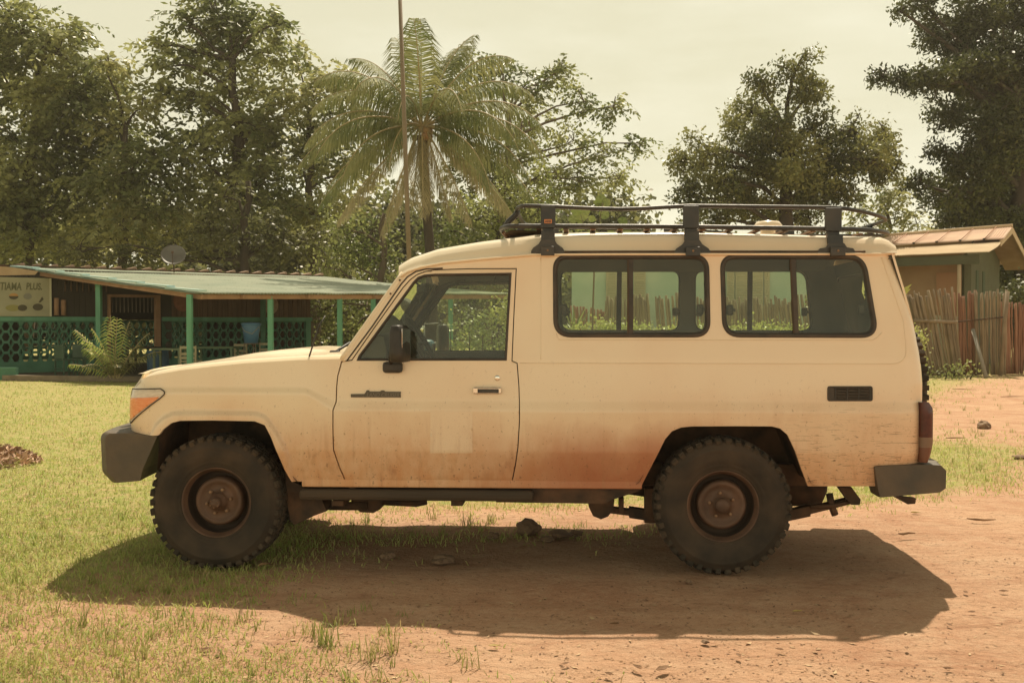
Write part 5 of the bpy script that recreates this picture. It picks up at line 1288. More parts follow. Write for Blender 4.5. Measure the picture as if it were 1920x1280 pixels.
# ================================================================== BAR WITH VERANDA
UB = Vector((.744, .668, 0)); VB = Vector((.668, -.744, 0)); WO = Vector((-15.4, 27.5+CAM.y, 0))
def B(s, v, z): return WO+UB*s+VB*v+Vector((0, 0, z))
def s_at(px, v=0.0, z=1.5, f=B):
    lo, hi = -14.0, 30.0
    for _ in range(50):
        m = (lo+hi)/2; p = f(m, v, z); q, _y = proj(p.x, p.y, p.z)
        if q < px: lo = m
        else: hi = m
    return (lo+hi)/2
greenw = mat('green_wall_paint', (.085, .22, .14), (.06, .165, .10), .75, 2.5, bump=.1)
greenp = mat('green_post_paint', (.13, .34, .22), (.09, .25, .155), .65, 3, bump=.15, stretch=(1, 1, .3))
plank = mat('brown_plank', (.105, .060, .034), (.16, .095, .055), .85, 4, bump=.3, stretch=(3, 3, .3), island=.8)
beam = mat('beam_wood', (.27, .15, .08), (.36, .21, .12), .8, 3, bump=.2)
roofg = mat('pale_green_sheet', (.42, .52, .40), (.50, .56, .43), .55, 1.2, spec=.3)
flash = mat('sheet_edge', (.36, .52, .50), (.45, .58, .52), .5, 2)
concr = mat('old_concrete', (.17, .13, .09), (.25, .20, .14), .9, 3, bump=.3)
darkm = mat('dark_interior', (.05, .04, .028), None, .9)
signm = mat('sign_board', (.42, .39, .25), (.36, .34, .215), .6, 3)
inkm = mat('sign_ink', (.13, .13, .06), (.18, .175, .09), .7, 60); inkd = mat('sign_dark', (.10, .085, .05), None, .7); inko = mat('sign_orange', (.55, .30, .10), None, .7); inkg = mat('sign_grey', (.27, .26, .2), None, .7); inky = mat('sign_olive', (.33, .30, .10), None, .7)
bar = empty('roadside_bar', B(4, 2, 0), 'low green open-air bar with pierced block walls under a pale corrugated veranda roof', 'bar')
def hexpanel(s0, s1, v, name, parent, zc=(1.35, 1.06, .77, .48), top=1.52, bot=.30, pitch=.25, m=greenw):
    hs = []; n = int((s1-s0-.06)/pitch); off = s0+(s1-s0-n*pitch)/2+pitch/2
    for i in range(n):
        x = off+i*pitch
        for z in zc: hs.append([(x+a*.108*(1 if b_ == 0 else 1), z+b_*.112) for a, b_ in ((-1, 0), (-.52, -1), (.52, -1), (1, 0), (.52, 1), (-.52, 1))])
        if i < n-1:
            for z0, z1 in zip(zc[:-1], zc[1:]):
                zm = (z0+z1)/2; hs.append([(x+pitch/2+a*.045, zm+b_*.115) for a, b_ in ((-1, 0), (0, -1), (1, 0), (0, 1))])
    fn = lambda x, z: np.stack([WO.x+UB.x*x+VB.x*v, WO.y+UB.y*x+VB.y*v, z], -1)
    pn = panel([(s0, bot), (s1, bot), (s1, top), (s0, top)], hs, .5, fn, tuple(-VB*.12))
    v_, f_, mi, sm = pn; return panel_obj(name, (v_, f_, mi, [False]*len(sm)), [m, m], parent)
sd0, sd1, sw1 = s_at(200), s_at(303), s_at(581)
hexpanel(-5, sd0, 0, 'pierced_wall', bar); hexpanel(sd1, sw1, 0, 'pierced_wall', bar)
for a, b_ in ((-5, sd0), (sd1, sw1)):
    q = [B(a, .02, 0), B(b_, .02, 0), B(b_, .02, .30), B(a, .02, .30)]; MB().prism(q, -VB*.16).build('wall_base', greenw, bar)
    q = [B(a, .07, 1.50), B(b_+.06, .07, 1.50), B(b_+.06, .07, 1.62), B(a, .07, 1.62)]; MB().prism(q, -VB*.26).build('wall_cap', greenp, bar)
q = [B(sw1-.15, .025, 0), B(sw1+.02, .025, 0), B(sw1+.02, .025, 1.5), B(sw1-.15, .025, 1.5)]; MB().prism(q, -VB*.17).build('wall_end', greenp, bar)
# side wall going back from the right end, rear wall, inner floor
MB().prism([B(sw1-.1, -.15, 0), B(sw1-.1, -5, 0), B(sw1-.1, -5, 2.9), B(sw1-.1, -.15, 2.9)], UB*.06).build('side_wall', plank, bar)
hexpanel(sd0-1.2, sd1+3.4, -5, 'rear_pierced_wall', bar, bot=.25)
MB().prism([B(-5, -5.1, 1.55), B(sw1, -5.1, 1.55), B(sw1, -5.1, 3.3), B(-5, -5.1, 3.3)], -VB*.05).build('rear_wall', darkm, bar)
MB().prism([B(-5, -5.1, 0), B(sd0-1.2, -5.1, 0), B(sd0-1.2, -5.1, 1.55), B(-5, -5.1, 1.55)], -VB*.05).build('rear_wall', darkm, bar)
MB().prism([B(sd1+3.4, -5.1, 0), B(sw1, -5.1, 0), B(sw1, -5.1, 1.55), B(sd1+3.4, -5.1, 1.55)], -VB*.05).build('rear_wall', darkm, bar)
fk0, fk1 = G(-400, 700), G(4, 711); MB().prism([fk0, fk1, G(345, 714), B(2.6, 7.1, 0), B(sw1+4, 7.0, 0), B(sw1+4, -5, 0), B(-5, -5, 0), B(-5, 0, 0)], (0, 0, .06)).build('floor', mat('veranda_floor', (.13, .10, .065), (.09, .07, .045), .9, 3), bar)
MB().prism([B(-6, 2.15, 2.93), B(s_at(12, 2.2, 2.9), 2.15, 2.90), B(s_at(12, 2.2, 2.9)-.2, -1, 3.05), B(-6, -1, 3.2)], (0, 0, .03)).build('side_roof', under, bar)
# planks above the cap
b = MB(); s = s_at(322); rr = random.Random(8)
while s < sw1-.02:
    w_ = .16; h = .01*rr.random(); b.prism([B(s, .0+h, 1.62), B(s+w_-.012, .0+h, 1.62), B(s+w_-.012, .0+h, 2.95), B(s, .0+h, 2.95)], -VB*.02); s += w_
b.build('plank_wall', plank, bar)
b = MB(); s = -5.0
while s < s_at(196):
    w_ = .15; b.prism([B(s, .0, 1.62), B(s+w_-.012, .0, 1.62), B(s+w_-.012, .0, 2.95), B(s, .0, 2.95)], -VB*.02); s += w_
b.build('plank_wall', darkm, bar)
for px in range(122, 200, 11): MB().tube([B(s_at(px), .05, 2.35), B(s_at(px), .05, 2.62)], .022, 6).build('hanging_strip', plank, bar)
for px, z0, z1 in ((104, 1.66, 2.15), (117, 1.66, 2.1)): MB().tube([B(s_at(px), .12, z0), B(s_at(px), .12, z1)], .07, 10).build('carved_column', beam, bar)
# doorway
b = MB()
for px0, px1 in ((202, 206), (290, 299)): b.prism([B(s_at(px0), .10, .06), B(s_at(px1), .10, .06), B(s_at(px1), .10, 2.20), B(s_at(px0), .10, 2.20)], -VB*.16)
b.prism([B(s_at(202), .11, 2.20), B(s_at(299), .11, 2.20), B(s_at(299), .11, 2.28), B(s_at(202), .11, 2.28)], -VB*.17); b.build('door_frame', beam, bar)
b = MB(); s0, s1 = s_at(207), s_at(289)
for i in range(11): b.tube([B(s0+(s1-s0)*(i+.5)/11, -.02, 1.75), B(s0+(s1-s0)*(i+.5)/11, -.02, 2.2)], .012, 5)
b.build('hanging_bamboo', concr, bar)
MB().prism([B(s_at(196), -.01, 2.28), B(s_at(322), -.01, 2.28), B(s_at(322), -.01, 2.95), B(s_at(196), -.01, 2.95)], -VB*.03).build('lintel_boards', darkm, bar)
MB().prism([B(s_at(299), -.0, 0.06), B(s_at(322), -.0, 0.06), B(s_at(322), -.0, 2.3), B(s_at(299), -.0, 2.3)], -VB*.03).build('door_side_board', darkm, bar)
# the veranda roof
RA = PD(15, 500, 28.6); RB = PD(607, 519, 35); RD = PD(368, 549.5, 23.8); RC = RD+(RB-RA)*.97; RC.z = 2.30
def sheet(A_, B_, C_, D_, waves, amp, name, m, parent, th=.006, rows=14):
    n = waves*6; k = rows; nr = (B_-A_).cross(D_-A_).normalized(); nr = nr if nr.z > 0 else -nr; V = []
    for j in range(k+1):
        l_ = A_.lerp(D_, j/k); r_ = B_.lerp(C_, j/k)
        for i in range(n+1):
            V.append(l_.lerp(r_, i/n)+nr*(amp*math.sin(i*math.pi/3)+(.018*noise.noise(Vector((i*.02, j*.5, 0)))) - .03*math.sin(math.pi*j/k)))
    F = np.array([(j*(n+1)+i, j*(n+1)+i+1, (j+1)*(n+1)+i+1, (j+1)*(n+1)+i) for j in range(k) for i in range(n)])
    V = np.array(V); V2 = V-np.array(nr)*th; N_ = len(V); F2 = F[:, ::-1]+N_
    E = [(k*(n+1)+i, k*(n+1)+i+1, N_+k*(n+1)+i+1, N_+k*(n+1)+i) for i in range(n)]
    o = bpy.data.objects.new(name, npmesh(name, np.concatenate([V, V2]), np.concatenate([F, F2, np.array(E)]), m, False)); link(o, parent); return o
def sheetmat(name, c1, c2, rows, A_, D_, dots):
    m = mat(name, c1, c2, .5, .9, spec=.25); t = m.node_tree; N = t.nodes.new; L = t.links.new; b_ = t.nodes['Principled BSDF']
    src = b_.inputs['Base Color'].links[0].from_socket; tc = [n for n in t.nodes if n.type == 'TEX_COORD'][0]
    mp = N('ShaderNodeMapping'); mp.inputs['Rotation'].default_value = (0, 0, -math.atan2(UB.y, UB.x)); mp.inputs['Scale'].default_value = (3.0, 16, 1); n = N('ShaderNodeTexNoise'); n.inputs['Scale'].default_value = 1.0; n.inputs['Detail'].default_value = 3
    L(tc.outputs['Object'], mp.inputs[0]); L(mp.outputs[0], n.inputs[0]); q = N('ShaderNodeMapRange'); q.inputs[1].default_value = .64; q.inputs[2].default_value = .70; q.inputs[4].default_value = .8
    L(n.outputs['Fac'], q.inputs[0]); mx = N('ShaderNodeMix'); mx.data_type = 'RGBA'; mx.inputs[7].default_value = (*dots, 1); L(q.outputs[0], mx.inputs[0]); L(src, mx.inputs[6]); L(mx.outputs[2], b_.inputs['Base Color']); return m
roofg = sheetmat('pale_green_roof', (.29, .335, .255), (.37, .395, .30), 5, RA, RD, (.14, .16, .10))
sheet(RA, RB, RC, RD, 118, .016, 'veranda_roof', roofg, bar)
b = MB()
for i in range(7):
    a_ = RA.lerp(RD, i/7); c_ = RA.lerp(RD, (i+1.06)/7); n_ = Vector((0, 0, 1)); b.prism([a_+n_*.0+Vector((0, 0, .0)), c_+n_*.05, c_+n_*.09, a_+n_*.045], UB*.22-VB*.02)
b.build('roof_edge_flashing', flash, bar)
b = MB(); b.prism([RD+UB*.1-VB*.12-Vector((0, 0, .03)), RC-VB*.12-Vector((0, 0, .03)), RC-VB*.12-Vector((0, 0, .14)), RD+UB*.1-VB*.12-Vector((0, 0, .14))], -VB*.06); b.build('eave_beam', beam, bar)
b = MB(); b.prism([RD+UB*.12-Vector((0, 0, .04)), RA+UB*.12-Vector((0, 0, .04)), RA+UB*.12-Vector((0, 0, .15)), RD+UB*.12-Vector((0, 0, .15))], UB*.06); b.build('rake_beam', beam, bar)
for t in (.12, .3, .5, .7, .9):
    a_ = RD.lerp(RC, t); c_ = RA.lerp(RB, t); MB().prism([a_-Vector((0, 0, .04)), c_-Vector((0, 0, .06)), c_-Vector((0, 0, .16)), a_-Vector((0, 0, .13))], UB*.05).build('rafter', beam, bar)
# main roof behind with upturned tile ends
ra2, rb2 = RA+Vector((0, 0, .02))-UB*5, RB+Vector((0, 0, .0)); MB().prism([ra2, rb2, rb2-VB*4.5+Vector((0, 0, -.3)), ra2-VB*4.5+Vector((0, 0, -.3))], (0, 0, .05)).build('main_roof', under, bar)
tilem = mat('pinkish_tile', (.40, .27, .20), (.30, .2, .14), .8, 5)
for i in range(22):
    t = (i+.4)/22; p = RA.lerp(RB, t)+Vector((0, 0, .03)); b = MB(); b.prism([p, p+UB*.27+Vector((0, 0, .02)), p+UB*.27+Vector((0, 0, .06)), p+UB*.12+Vector((0, 0, .10))+UB*.13, p+Vector((0, 0, .03))], -VB*.25); b.build('roof_tile_end', tilem, bar)
def onv(px, py, v=2.2):
    q = B(s_at(px, v, 2.8), v, 0); q.z = P(px, py, q.y).z; return q
MB().prism([onv(-70, 496.5), onv(14, 500), onv(72, 508.5), onv(66, 515), onv(-70, 518)], -VB*.06).build('fascia_board', mat('tan_fascia', (.42, .30, .18), (.36, .25, .15), .8, 3), bar)
# posts
def roofz(p):      # height of the roof underside above a plan point
    n_ = (RB-RA).cross(RD-RA); return RA.z-(n_.x*(p.x-RA.x)+n_.y*(p.y-RA.y))/n_.z
def post(p, r, m=greenp): 
    z1 = roofz(p)-.05; MB().box((p.x, p.y, z1/2+.03), (r*2, r*2, z1-.06), Matrix.Rotation(R(42), 3, 'Z') if r > .07 else None, bev=.008).build('veranda_post', m, bar)
EV = lambda s, v, z: RD+(RC-RD).normalized()*s-VB*.2
for px in (355.5, 507, 637, 700, 845):
    s = s_at(px, 0, 0, EV); p = EV(s, 0, 0); post(Vector((p.x, p.y, 0)), .062)
p = PD(186, 640, 27.0); post(Vector((p.x, p.y, 0)), .068)
p = B(s_at(486), .3, 0); post(p, .07, greenw)
k0, k1 = G(4, 713), G(345, 717); d = (k1-k0).normalized(); MB().prism([k0, k1, k1+Vector((0, 0, .13)), k0+Vector((0, 0, .13))], Vector((0, .25, 0))).build('kerb', concr, bar)
MB().prism([Vector((k0.x-5, k0.y+.1, 0)), Vector((k0.x+.3, k0.y+.1, 0)), Vector((k0.x+.3, k0.y+.1, .32)), Vector((k0.x-5, k0.y+.1, .32))], (0, .12, 0)).build('low_wall', greenw, bar)

# painted menu sign (rests on the wall cap)
s0, s1 = s_at(-30, .14), s_at(93, .14, 2)
sg = empty('menu_signboard', B((s0+s1)/2, .14, 1.62), 'pale painted menu board with bowls of food propped on the green wall', 'sign')
MB().prism([B(s0, .14, 1.63), B(s1, .14, 1.63), B(s1, .14, 2.70), B(s0, .14, 2.70)], -VB*.03).build('board', signm, sg)
MB().prism([B(s1, .15, 1.63), B(s1+.05, .15, 1.63), B(s1+.05, .15, 2.70), B(s1, .15, 2.70)], -VB*.04).build('board_edge', mat('sign_edge', (.6, .57, .4), None, .6), sg)
def sgp(px, py):
    s = s_at(px, .15, 2); p = B(s, .146, 0); D_ = p.y-CAM.y; z = P(px, py, p.y).z; return Vector((p.x, p.y, z))
a_ = sgp(0, 543); wd = (sgp(40, 543)-a_).length
text_mb('TIAMA', .29, a_, UB, (0, 0, 1), .002, .12, .008, width=wd).build('lettering', inkm, sg)
a_ = sgp(49, 542.5); wd = (sgp(78.5, 543)-a_).length; text_mb('PLUS.', .26, a_, UB, (0, 0, 1), .002, .12, .008, width=wd).build('lettering', inkm, sg)
def bowl(cx, cy, w_, h, food, dark, name='bowl_picture'):
    pts = [sgp(cx+w_*math.cos(a), cy+h*.9*math.sin(-a)*-1) for a in np.linspace(0, math.pi, 12)]
    b = MB(); b.prism([p+VB*.004 for p in pts], VB*.002); o = b.build(name, dark, sg)
    pts = [sgp(cx+w_*.95*math.cos(a), cy-h*.75*math.sin(a)) for a in np.linspace(0, math.pi, 12)]; MB().prism([p+VB*.003 for p in pts], VB*.002).build('food_picture', food, o)
bowl(25.8, 555, 9, 7, inko, inkd); bowl(52, 555, 8, 7, inkg, inkg); bowl(71, 575, 10, 8, inkd, inkd)
pts = [sgp(24+14*math.cos(a), 577+6*math.sin(a)) for a in np.linspace(0, 6.28, 16)[:-1]]; o = MB().prism([p+VB*.003 for p in pts], VB*.002).build('plate_picture', inky, sg)
pts = [sgp(42+9*math.cos(a), 577+6*math.sin(a)) for a in np.linspace(0, 6.28, 12)[:-1]]; MB().prism([p+VB*.006 for p in pts], VB*.002).build('food_picture', inkd, o)
pts = [sgp(72, 567), sgp(79, 556), sgp(82, 561), sgp(76, 567)]; MB().prism([p+VB*.003 for p in pts], VB*.002).build('leaf_picture', inkd, sg)
# round wall signs
redd = mat('faded_red_sign', (.30, .12, .07), (.22, .09, .05), .7, 8); pal = mat('faded_cream_sign', (.42, .32, .22), (.3, .2, .13), .7, 8)
def disc_sign(px, py, rad, label, m):
    s = s_at(px, .05, 2.3); c = B(s, .05, P(px, py, B(s, .05, 0).y).z); pts = [c+UB*rad*math.cos(a)+Vector((0, 0, rad*1.2*math.sin(a))) for a in np.linspace(0, 6.283, 24)[:-1]]
    o = MB().prism(pts, VB*.03).build('round_sign', m); tagit(o, label, 'sign'); return o
disc_sign(341, 564, .27, 'round faded red sign on the dark wall behind the corner post', redd); disc_sign(508, 572, .24, 'faded cream round sign behind the second veranda post', pal)

# satellite dish
root = empty('satellite_dish', PD(322, 500, 31), 'grey satellite dish tilted upward on the bar roof', 'satellite dish')
c = PD(325, 481, 31); ax_ = Vector((.25, -.80, .55)).normalized(); rot = ax_.to_track_quat('X', 'Z').to_matrix(); b = MB(); prof = [(.001, 0), (.12, .008), (.24, .035), (.33, .075), (.375, .10), (.375, .092), (.33, .06), (.24, .02), (.001, -.02)]
b.lathe(prof, (0, 0, 0), 'X', 32); b.v = [tuple(c+rot @ Vector(v)) for v in b.v]; b.build('dish', mat('dish_grey', (.14, .13, .11), (.11, .095, .075), .5, 3), root)
b = MB(); b.tube([c-ax_*.02, c-ax_*.14+Vector((0, 0, -.1)), Vector((c.x-.02, c.y+.1, 3.0))], .022, 8); b.build('mount', under, root)
b = MB(); b.tube([c+rot @ Vector((.10, 0, -.36)), c+ax_*.38+Vector((0, 0, -.12))], .012, 6); b.box(c+ax_*.38+Vector((0, 0, -.1)), (.06, .06, .08), bev=.01); b.build('receiver_arm', under, root)

# furniture on the veranda
wood = mat('pale_chair_wood', (.42, .36, .22), (.34, .28, .17), .7, 5); dgw = mat('dark_green_plastic', (.045, .085, .05), (.06, .11, .07), .5, 3); bluep = mat('blue_plastic', (.06, .15, .26), (.075, .18, .31), .4, 3); blued = mat('dark_blue_plastic', (.03, .09, .16), None, .5)
def chair(px, D_, rot, m, label, zt=.88, name='chair', plastic=False):
    p = PD(px, 640, D_); p.z = .06; root = empty(name, p, label, 'chair', 'chairs on the bar veranda'); M = Matrix.Rotation(rot, 3, 'Z')
    def T(v): return p+M @ Vector(v)
    b = MB(); b.box(T((0, 0, .43)), (.42, .42, .035), M, bev=.01); b.build('seat', m, root)
    for x in (-.19, .19):
        MB().box(T((x, -.19, .205)), (.035, .035, .41), M).build('leg', m, root); MB().box(T((x, .19, .41)), (.035, .035, .82), M).build('leg', m, root)
    b = MB(); 
    if plastic: b.box(T((0, .2, .64)), (.42, .03, .36), M, bev=.012)
    else:
        for z in (.78, .62, .52): b.box(T((0, .19, z)), (.38, .02, .065), M)
    b.build('backrest', m, root)
    b = MB(); b.box(T((0, -.19, .2)), (.36, .02, .03), M); b.box(T((0, .19, .2)), (.36, .02, .03), M); b.build('stretcher', m, root); return root
chair(358, 25.0, math.pi, wood, 'pale wooden slat chair standing at the corner veranda post')
chair(124, 25.9, 2.6, dgw, 'dark green plastic chair against the left pierced wall', plastic=True); chair(158, 26.6, 2.9, dgw, 'dark chair between the left wall chair and the young palm', plastic=True)
chair(459, 27.5, math.pi*.9, wood, 'slatted chair behind the blue bucket stand'); chair(573, 29.0, 2.2, dgw, 'dark plastic chair by the right end of the pierced wall', plastic=True); chair(500, 28.6, .3, wood, 'wooden chair right of the blue bucket by the post')
def table(px, D_, w_, dpt, h, m, label):
    p = PD(px, 640, D_); p.z = .06; root = empty('table', p, label, 'table', 'tables on the bar veranda'); MB().box(p+Vector((0, 0, h)), (w_, dpt, .05), bev=.008).build('tabletop', m, root)
    for x in (-1, 1):
        for y in (-1, 1): MB().box(p+Vector((x*(w_/2-.05), y*(dpt/2-.05), h/2)), (.05, .05, h-.03)).build('leg', m, root)
table(318, 25.6, .75, .5, .72, mat('worn_green_table', (.20, .25, .15), (.14, .18, .1), .7, 4), 'worn greenish table left of the pale wooden chair'); table(405, 26.5, 1.1, .6, .74, mat('green_table', (.10, .15, .08), None, .7), 'long dark green table between the corner post and the bucket'); table(270, 27.8, .8, .6, .70, darkm, 'dark table just inside the doorway')
root = empty('blue_bucket', PD(471, 640, 26.2), 'bright blue lidded bucket on a thin metal stand', 'bucket'); c = PD(471, 640, 26.2); zt, zb = P(471, 604, c.y).z, P(471, 643, c.y).z
MB().lathe([(.001, zb), (.175, zb), (.205, (zb+zt)/2), (.235, zt-.10), (.235, zt-.07)], (c.x, c.y, 0), 'Z', 28).build('pail', bluep, root); MB().lathe([(.235, zt-.08), (.255, zt-.08), (.258, zt-.03), (.20, zt-.01), (.001, zt)], (c.x, c.y, 0), 'Z', 28).build('lid', bluep, root)
b = MB(); b.tube([Vector((c.x-.23, c.y-.08, zt-.12)), Vector((c.x-.08, c.y-.24, zt-.24)), Vector((c.x+.1, c.y-.24, zt-.30)), Vector((c.x+.23, c.y-.08, zt-.12))], .008, 5); b.build('handle', wood, root)
st = empty('bucket_stand', (c.x, c.y, 0), 'thin metal tripod stand holding up the blue bucket', 'stand')
MB().tube([Vector((c.x+.19*math.cos(a), c.y+.19*math.sin(a), zb-.012)) for a in np.linspace(0, 6.283, 19)[:-1]], .012, 6, closed=True).build('ring', concr, st)
for a in (-2.4, -.7, 1.6): MB().tube([(c.x+.19*math.cos(a), c.y+.19*math.sin(a), zb-.012), (c.x+.24*math.cos(a), c.y+.24*math.sin(a), .06)], .013, 6).build('leg', concr, st)
p = PD(296, 640, 26.3); p.z = .06; tagit(MB().lathe([(.001, 0), (.24, 0), (.27, .1), (.28, .45), (.26, .62), (.27, .66), (.001, .67)], p, 'Z', 24).build('blue_barrel', blued), 'dark blue plastic barrel standing right of the doorway', 'barrel')

# young palm in front of the veranda
p = PD(217, 640, 24.2); root = empty('young_palm', (p.x, p.y, 0), 'young palm with bright spiky fronds in front of the green veranda post', 'plant'); ypl = leafmat('young_palm_leaf', (.34, .44, .09), (.50, .52, .16), .4, 2); ypd = leafmat('young_palm_dark', (.10, .12, .04), (.17, .17, .07), .3, 2)
rr = random.Random(31)
for i, (a, e, l, dr, m_) in enumerate([(178, 62, 1.5, 1.0, ypl), (165, 48, 1.3, 1.1, ypl), (195, 30, 1.1, .8, ypl), (130, 76, 1.6, .5, ypl), (95, 82, 1.5, .5, ypl), (200, 70, 1.35, .7, ypl), (70, 72, 1.5, .7, ypd), (30, 66, 1.35, 1.2, ypd), (10, 52, 1.2, 1.5, ypd), (270, 60, 1.0, 1.8, ypd), (300, 45, 1.0, 1.9, ypd), (240, 45, 1.0, 1.9, ypd), (220, 62, 1.3, 1.5, ypl), (330, 60, 1.2, 1.5, ypd)]):
    b = MB(); rc = frond(b, Vector((p.x+rr.uniform(-.1, .1), p.y+rr.uniform(-.1, .1), .1)), R(a), R(e), l, .38, dr, rr, 16, .014, .2); fo = b.build('frond', m_, root); q = MB(); q.tube(rc, .010, 4, caps=False); q.build('rachis', palmr, fo)

# ================================================================== HOUSES RIGHT
OH = Vector((14.8, 35+CAM.y, 0)); UH = Vector((-.84, .55, 0)).normalized(); VH = Vector((-.55, -.84, 0)).normalized()
def H(s, v, z): return OH+UH*s+VH*v+Vector((0, 0, z))
pinkr = mat('pink_sheet', (.50, .32, .22), (.58, .41, .28), .6, 1.5, island=0, spec=.25); tanr = mat('tan_sheet', (.50, .37, .22), (.56, .43, .27), .6, 1.5, spec=.25)
tanw = mat('tan_wall', (.36, .23, .13), (.42, .28, .16), .85, 1.5, bump=.05); tanh = mat('tan_shutter', (.30, .21, .11), (.34, .24, .13), .7, 3); ggw = mat('dull_green_wall', (.085, .085, .045), (.10, .105, .055), .8, 2); soff = mat('soffit_board', (.30, .20, .12), (.36, .25, .16), .8, 3)
house = empty('tan_house', H(4, 2, 0), 'tan house with a pinkish corrugated gable roof behind the bamboo fence at right', 'house')
zR = 4.70; zb_ = 4.14; ze = 3.60
sheet(H(9, 0, zR-.25), H(0, 0, zR), H(-.05, 1.9, zb_), H(9, 1.9, zb_-.12), 110, .014, 'upper_roof', pinkr, house, rows=4)
sheet(H(9, 1.75, zb_-.20), H(-.02, 1.75, zb_-.06), H(-.1, 4.2, ze), H(9, 4.2, ze-.02), 110, .014, 'lower_roof', tanr, house, rows=8)
sheet(H(9, 0, zR-.25), H(0, 0, zR), H(0, -3.6, 3.62), H(9, -3.6, 3.57), 110, .014, 'rear_roof', pinkr, house, rows=3)
for i in range(12):
    s = .5+i*.74; b = MB(); b.tube([H(s, .03, zR-.028*s+.035), H(s, 1.92, zb_-.013*s+.035)], .017, 6); b.build('roof_seam', mat('seam_rust', (.36, .19, .11), None, .7) if 'seam_rust' not in MATS else MATS['seam_rust'], house)
    MB().box(H(s, 1.95, zb_-.013*s+.03), (.06, .08, .06)).build('seam_end', darkm, house)
b = MB(); b.tube([H(0, 0, zR+.03), H(9, 0, zR-.22)], .06, 8); b.build('ridge_cap', tanr, house)
b = MB(); b.prism([H(0, 0, zR-.02), H(0, 1.9, zb_-.03), H(0, 1.9, zb_-.23), H(0, 0, zR-.24)], UH*.03); b.prism([H(0, 0, zR-.02), H(0, -3.6, 3.52), H(0, -3.6, 3.34), H(0, 0, zR-.24)], UH*.03); b.build('barge_board', tanr, house)
MB().prism([H(.05, -.02, zR-.10), H(.05, -3.6, 3.42), H(.9, -3.6, 3.42), H(.9, -.02, zR-.12)], (0, 0, -.03)).build('soffit', soff, house); MB().prism([H(.05, .02, zR-.10), H(.05, 1.8, zb_-.10), H(.9, 1.8, zb_-.12), H(.9, .02, zR-.12)], (0, 0, -.03)).build('soffit', soff, house)
MB().prism([H(.9, 2.4, 0), H(.9, -2.6, 0), H(.9, -2.6, 3.75), H(.9, 0, 4.62), H(.9, 1.8, 4.0), H(.9, 2.4, 3.9)], UH*.1).build('gable_wall', ggw, house)
for v in (1.2, .2): MB().prism([H(.88, v, .2), H(.88, v-.35, .2), H(.88, v-.35, 3.2), H(.88, v, 3.2)], UH*.02).build('gable_panel', mat('deep_green', (.06, .085, .045), None, .8) if 'deep_green' not in MATS else MATS['deep_green'], house)
MB().prism([H(.95, 2.2, 0), H(9, 2.2, 0), H(9, 2.2, 3.9), H(.95, 2.2, 3.9)], -VH*.1).build('front_wall', tanw, house)
MB().prism([H(.2, 4.0, ze-.05), H(9, 4.0, ze-.05), H(9, 4.0, ze-.34), H(.2, 4.0, ze-.34)], -VH*.08).build('eave_beam', ggw, house)
for s in (5.0, 5.95): MB().prism([H(s, 2.22, 1.0), H(s+.8, 2.22, 1.0), H(s+.8, 2.22, 2.75), H(s, 2.22, 2.75)], VH*.04).build('shutter', tanh, house)
MB().prism([H(1.0, 2.23, 1.2), H(1.9, 2.23, 1.2), H(1.9, 2.23, 3.1), H(1.0, 2.23, 3.1)], VH*.03).build('wall_panel', mat('warm_panel', (.40, .22, .12), None, .8), house)
s = s_at(1797, 0, 0, lambda s, v, z: H(-s, 3.9, 0)); ph = H(-s, 3.9, 0); MB().tube([ph, ph+Vector((0, 0, 3.35))], .06, 10).build('porch_post', tanr, house)
ph2 = H(.95, 2.3, 0); MB().box(ph2+Vector((0, 0, 1.8)), (.22, .22, 3.6)).build('corner_pillar', ggw, house)
# turquoise house seen through the car windows
tq = mat('turquoise_wall', (.44, .58, .48), (.54, .64, .54), .8, 1.2, bump=.1); shm = mat('cream_shutter', (.52, .47, .33), (.46, .42, .28), .7, 2)
yT = 30+CAM.y; x0, x1 = PD(1072, 600, 30).x, PD(1512, 600, 30).x; h2 = empty('turquoise_house', ((x0+x1)/2, yT, 0), 'turquoise house with louvred cream shutters seen through the car windows', 'house')
MB().box(((x0+x1)/2, yT+2.5, 1.85), (x1-x0, 5, 3.7)).build('wall', tq, h2); MB().box(((x0+x1)/2, yT+2.3, 3.76), (x1-x0+.5, 5.6, .12), bev=.02).build('roof', tanr, h2)
for pa, pb in ((1136, 1156), (1160, 1178), (1188, 1210), (1362, 1376), (1378, 1404), (1406, 1430), (1432, 1442)):
    a_, b_ = PD(pa, 600, 30).x, PD(pb, 600, 30).x; o = MB().box(((a_+b_)/2, yT-.05, 2.1), (b_-a_, .06, 2.0)).build('shutter', shm, h2); q = MB()
    for i in range(26): q.box(((a_+b_)/2, yT-.085, 1.2+i*.07), (b_-a_-.08, .02, .045), Matrix.Rotation(R(30), 3, 'X'))
    q.build('louvres', shm, o)
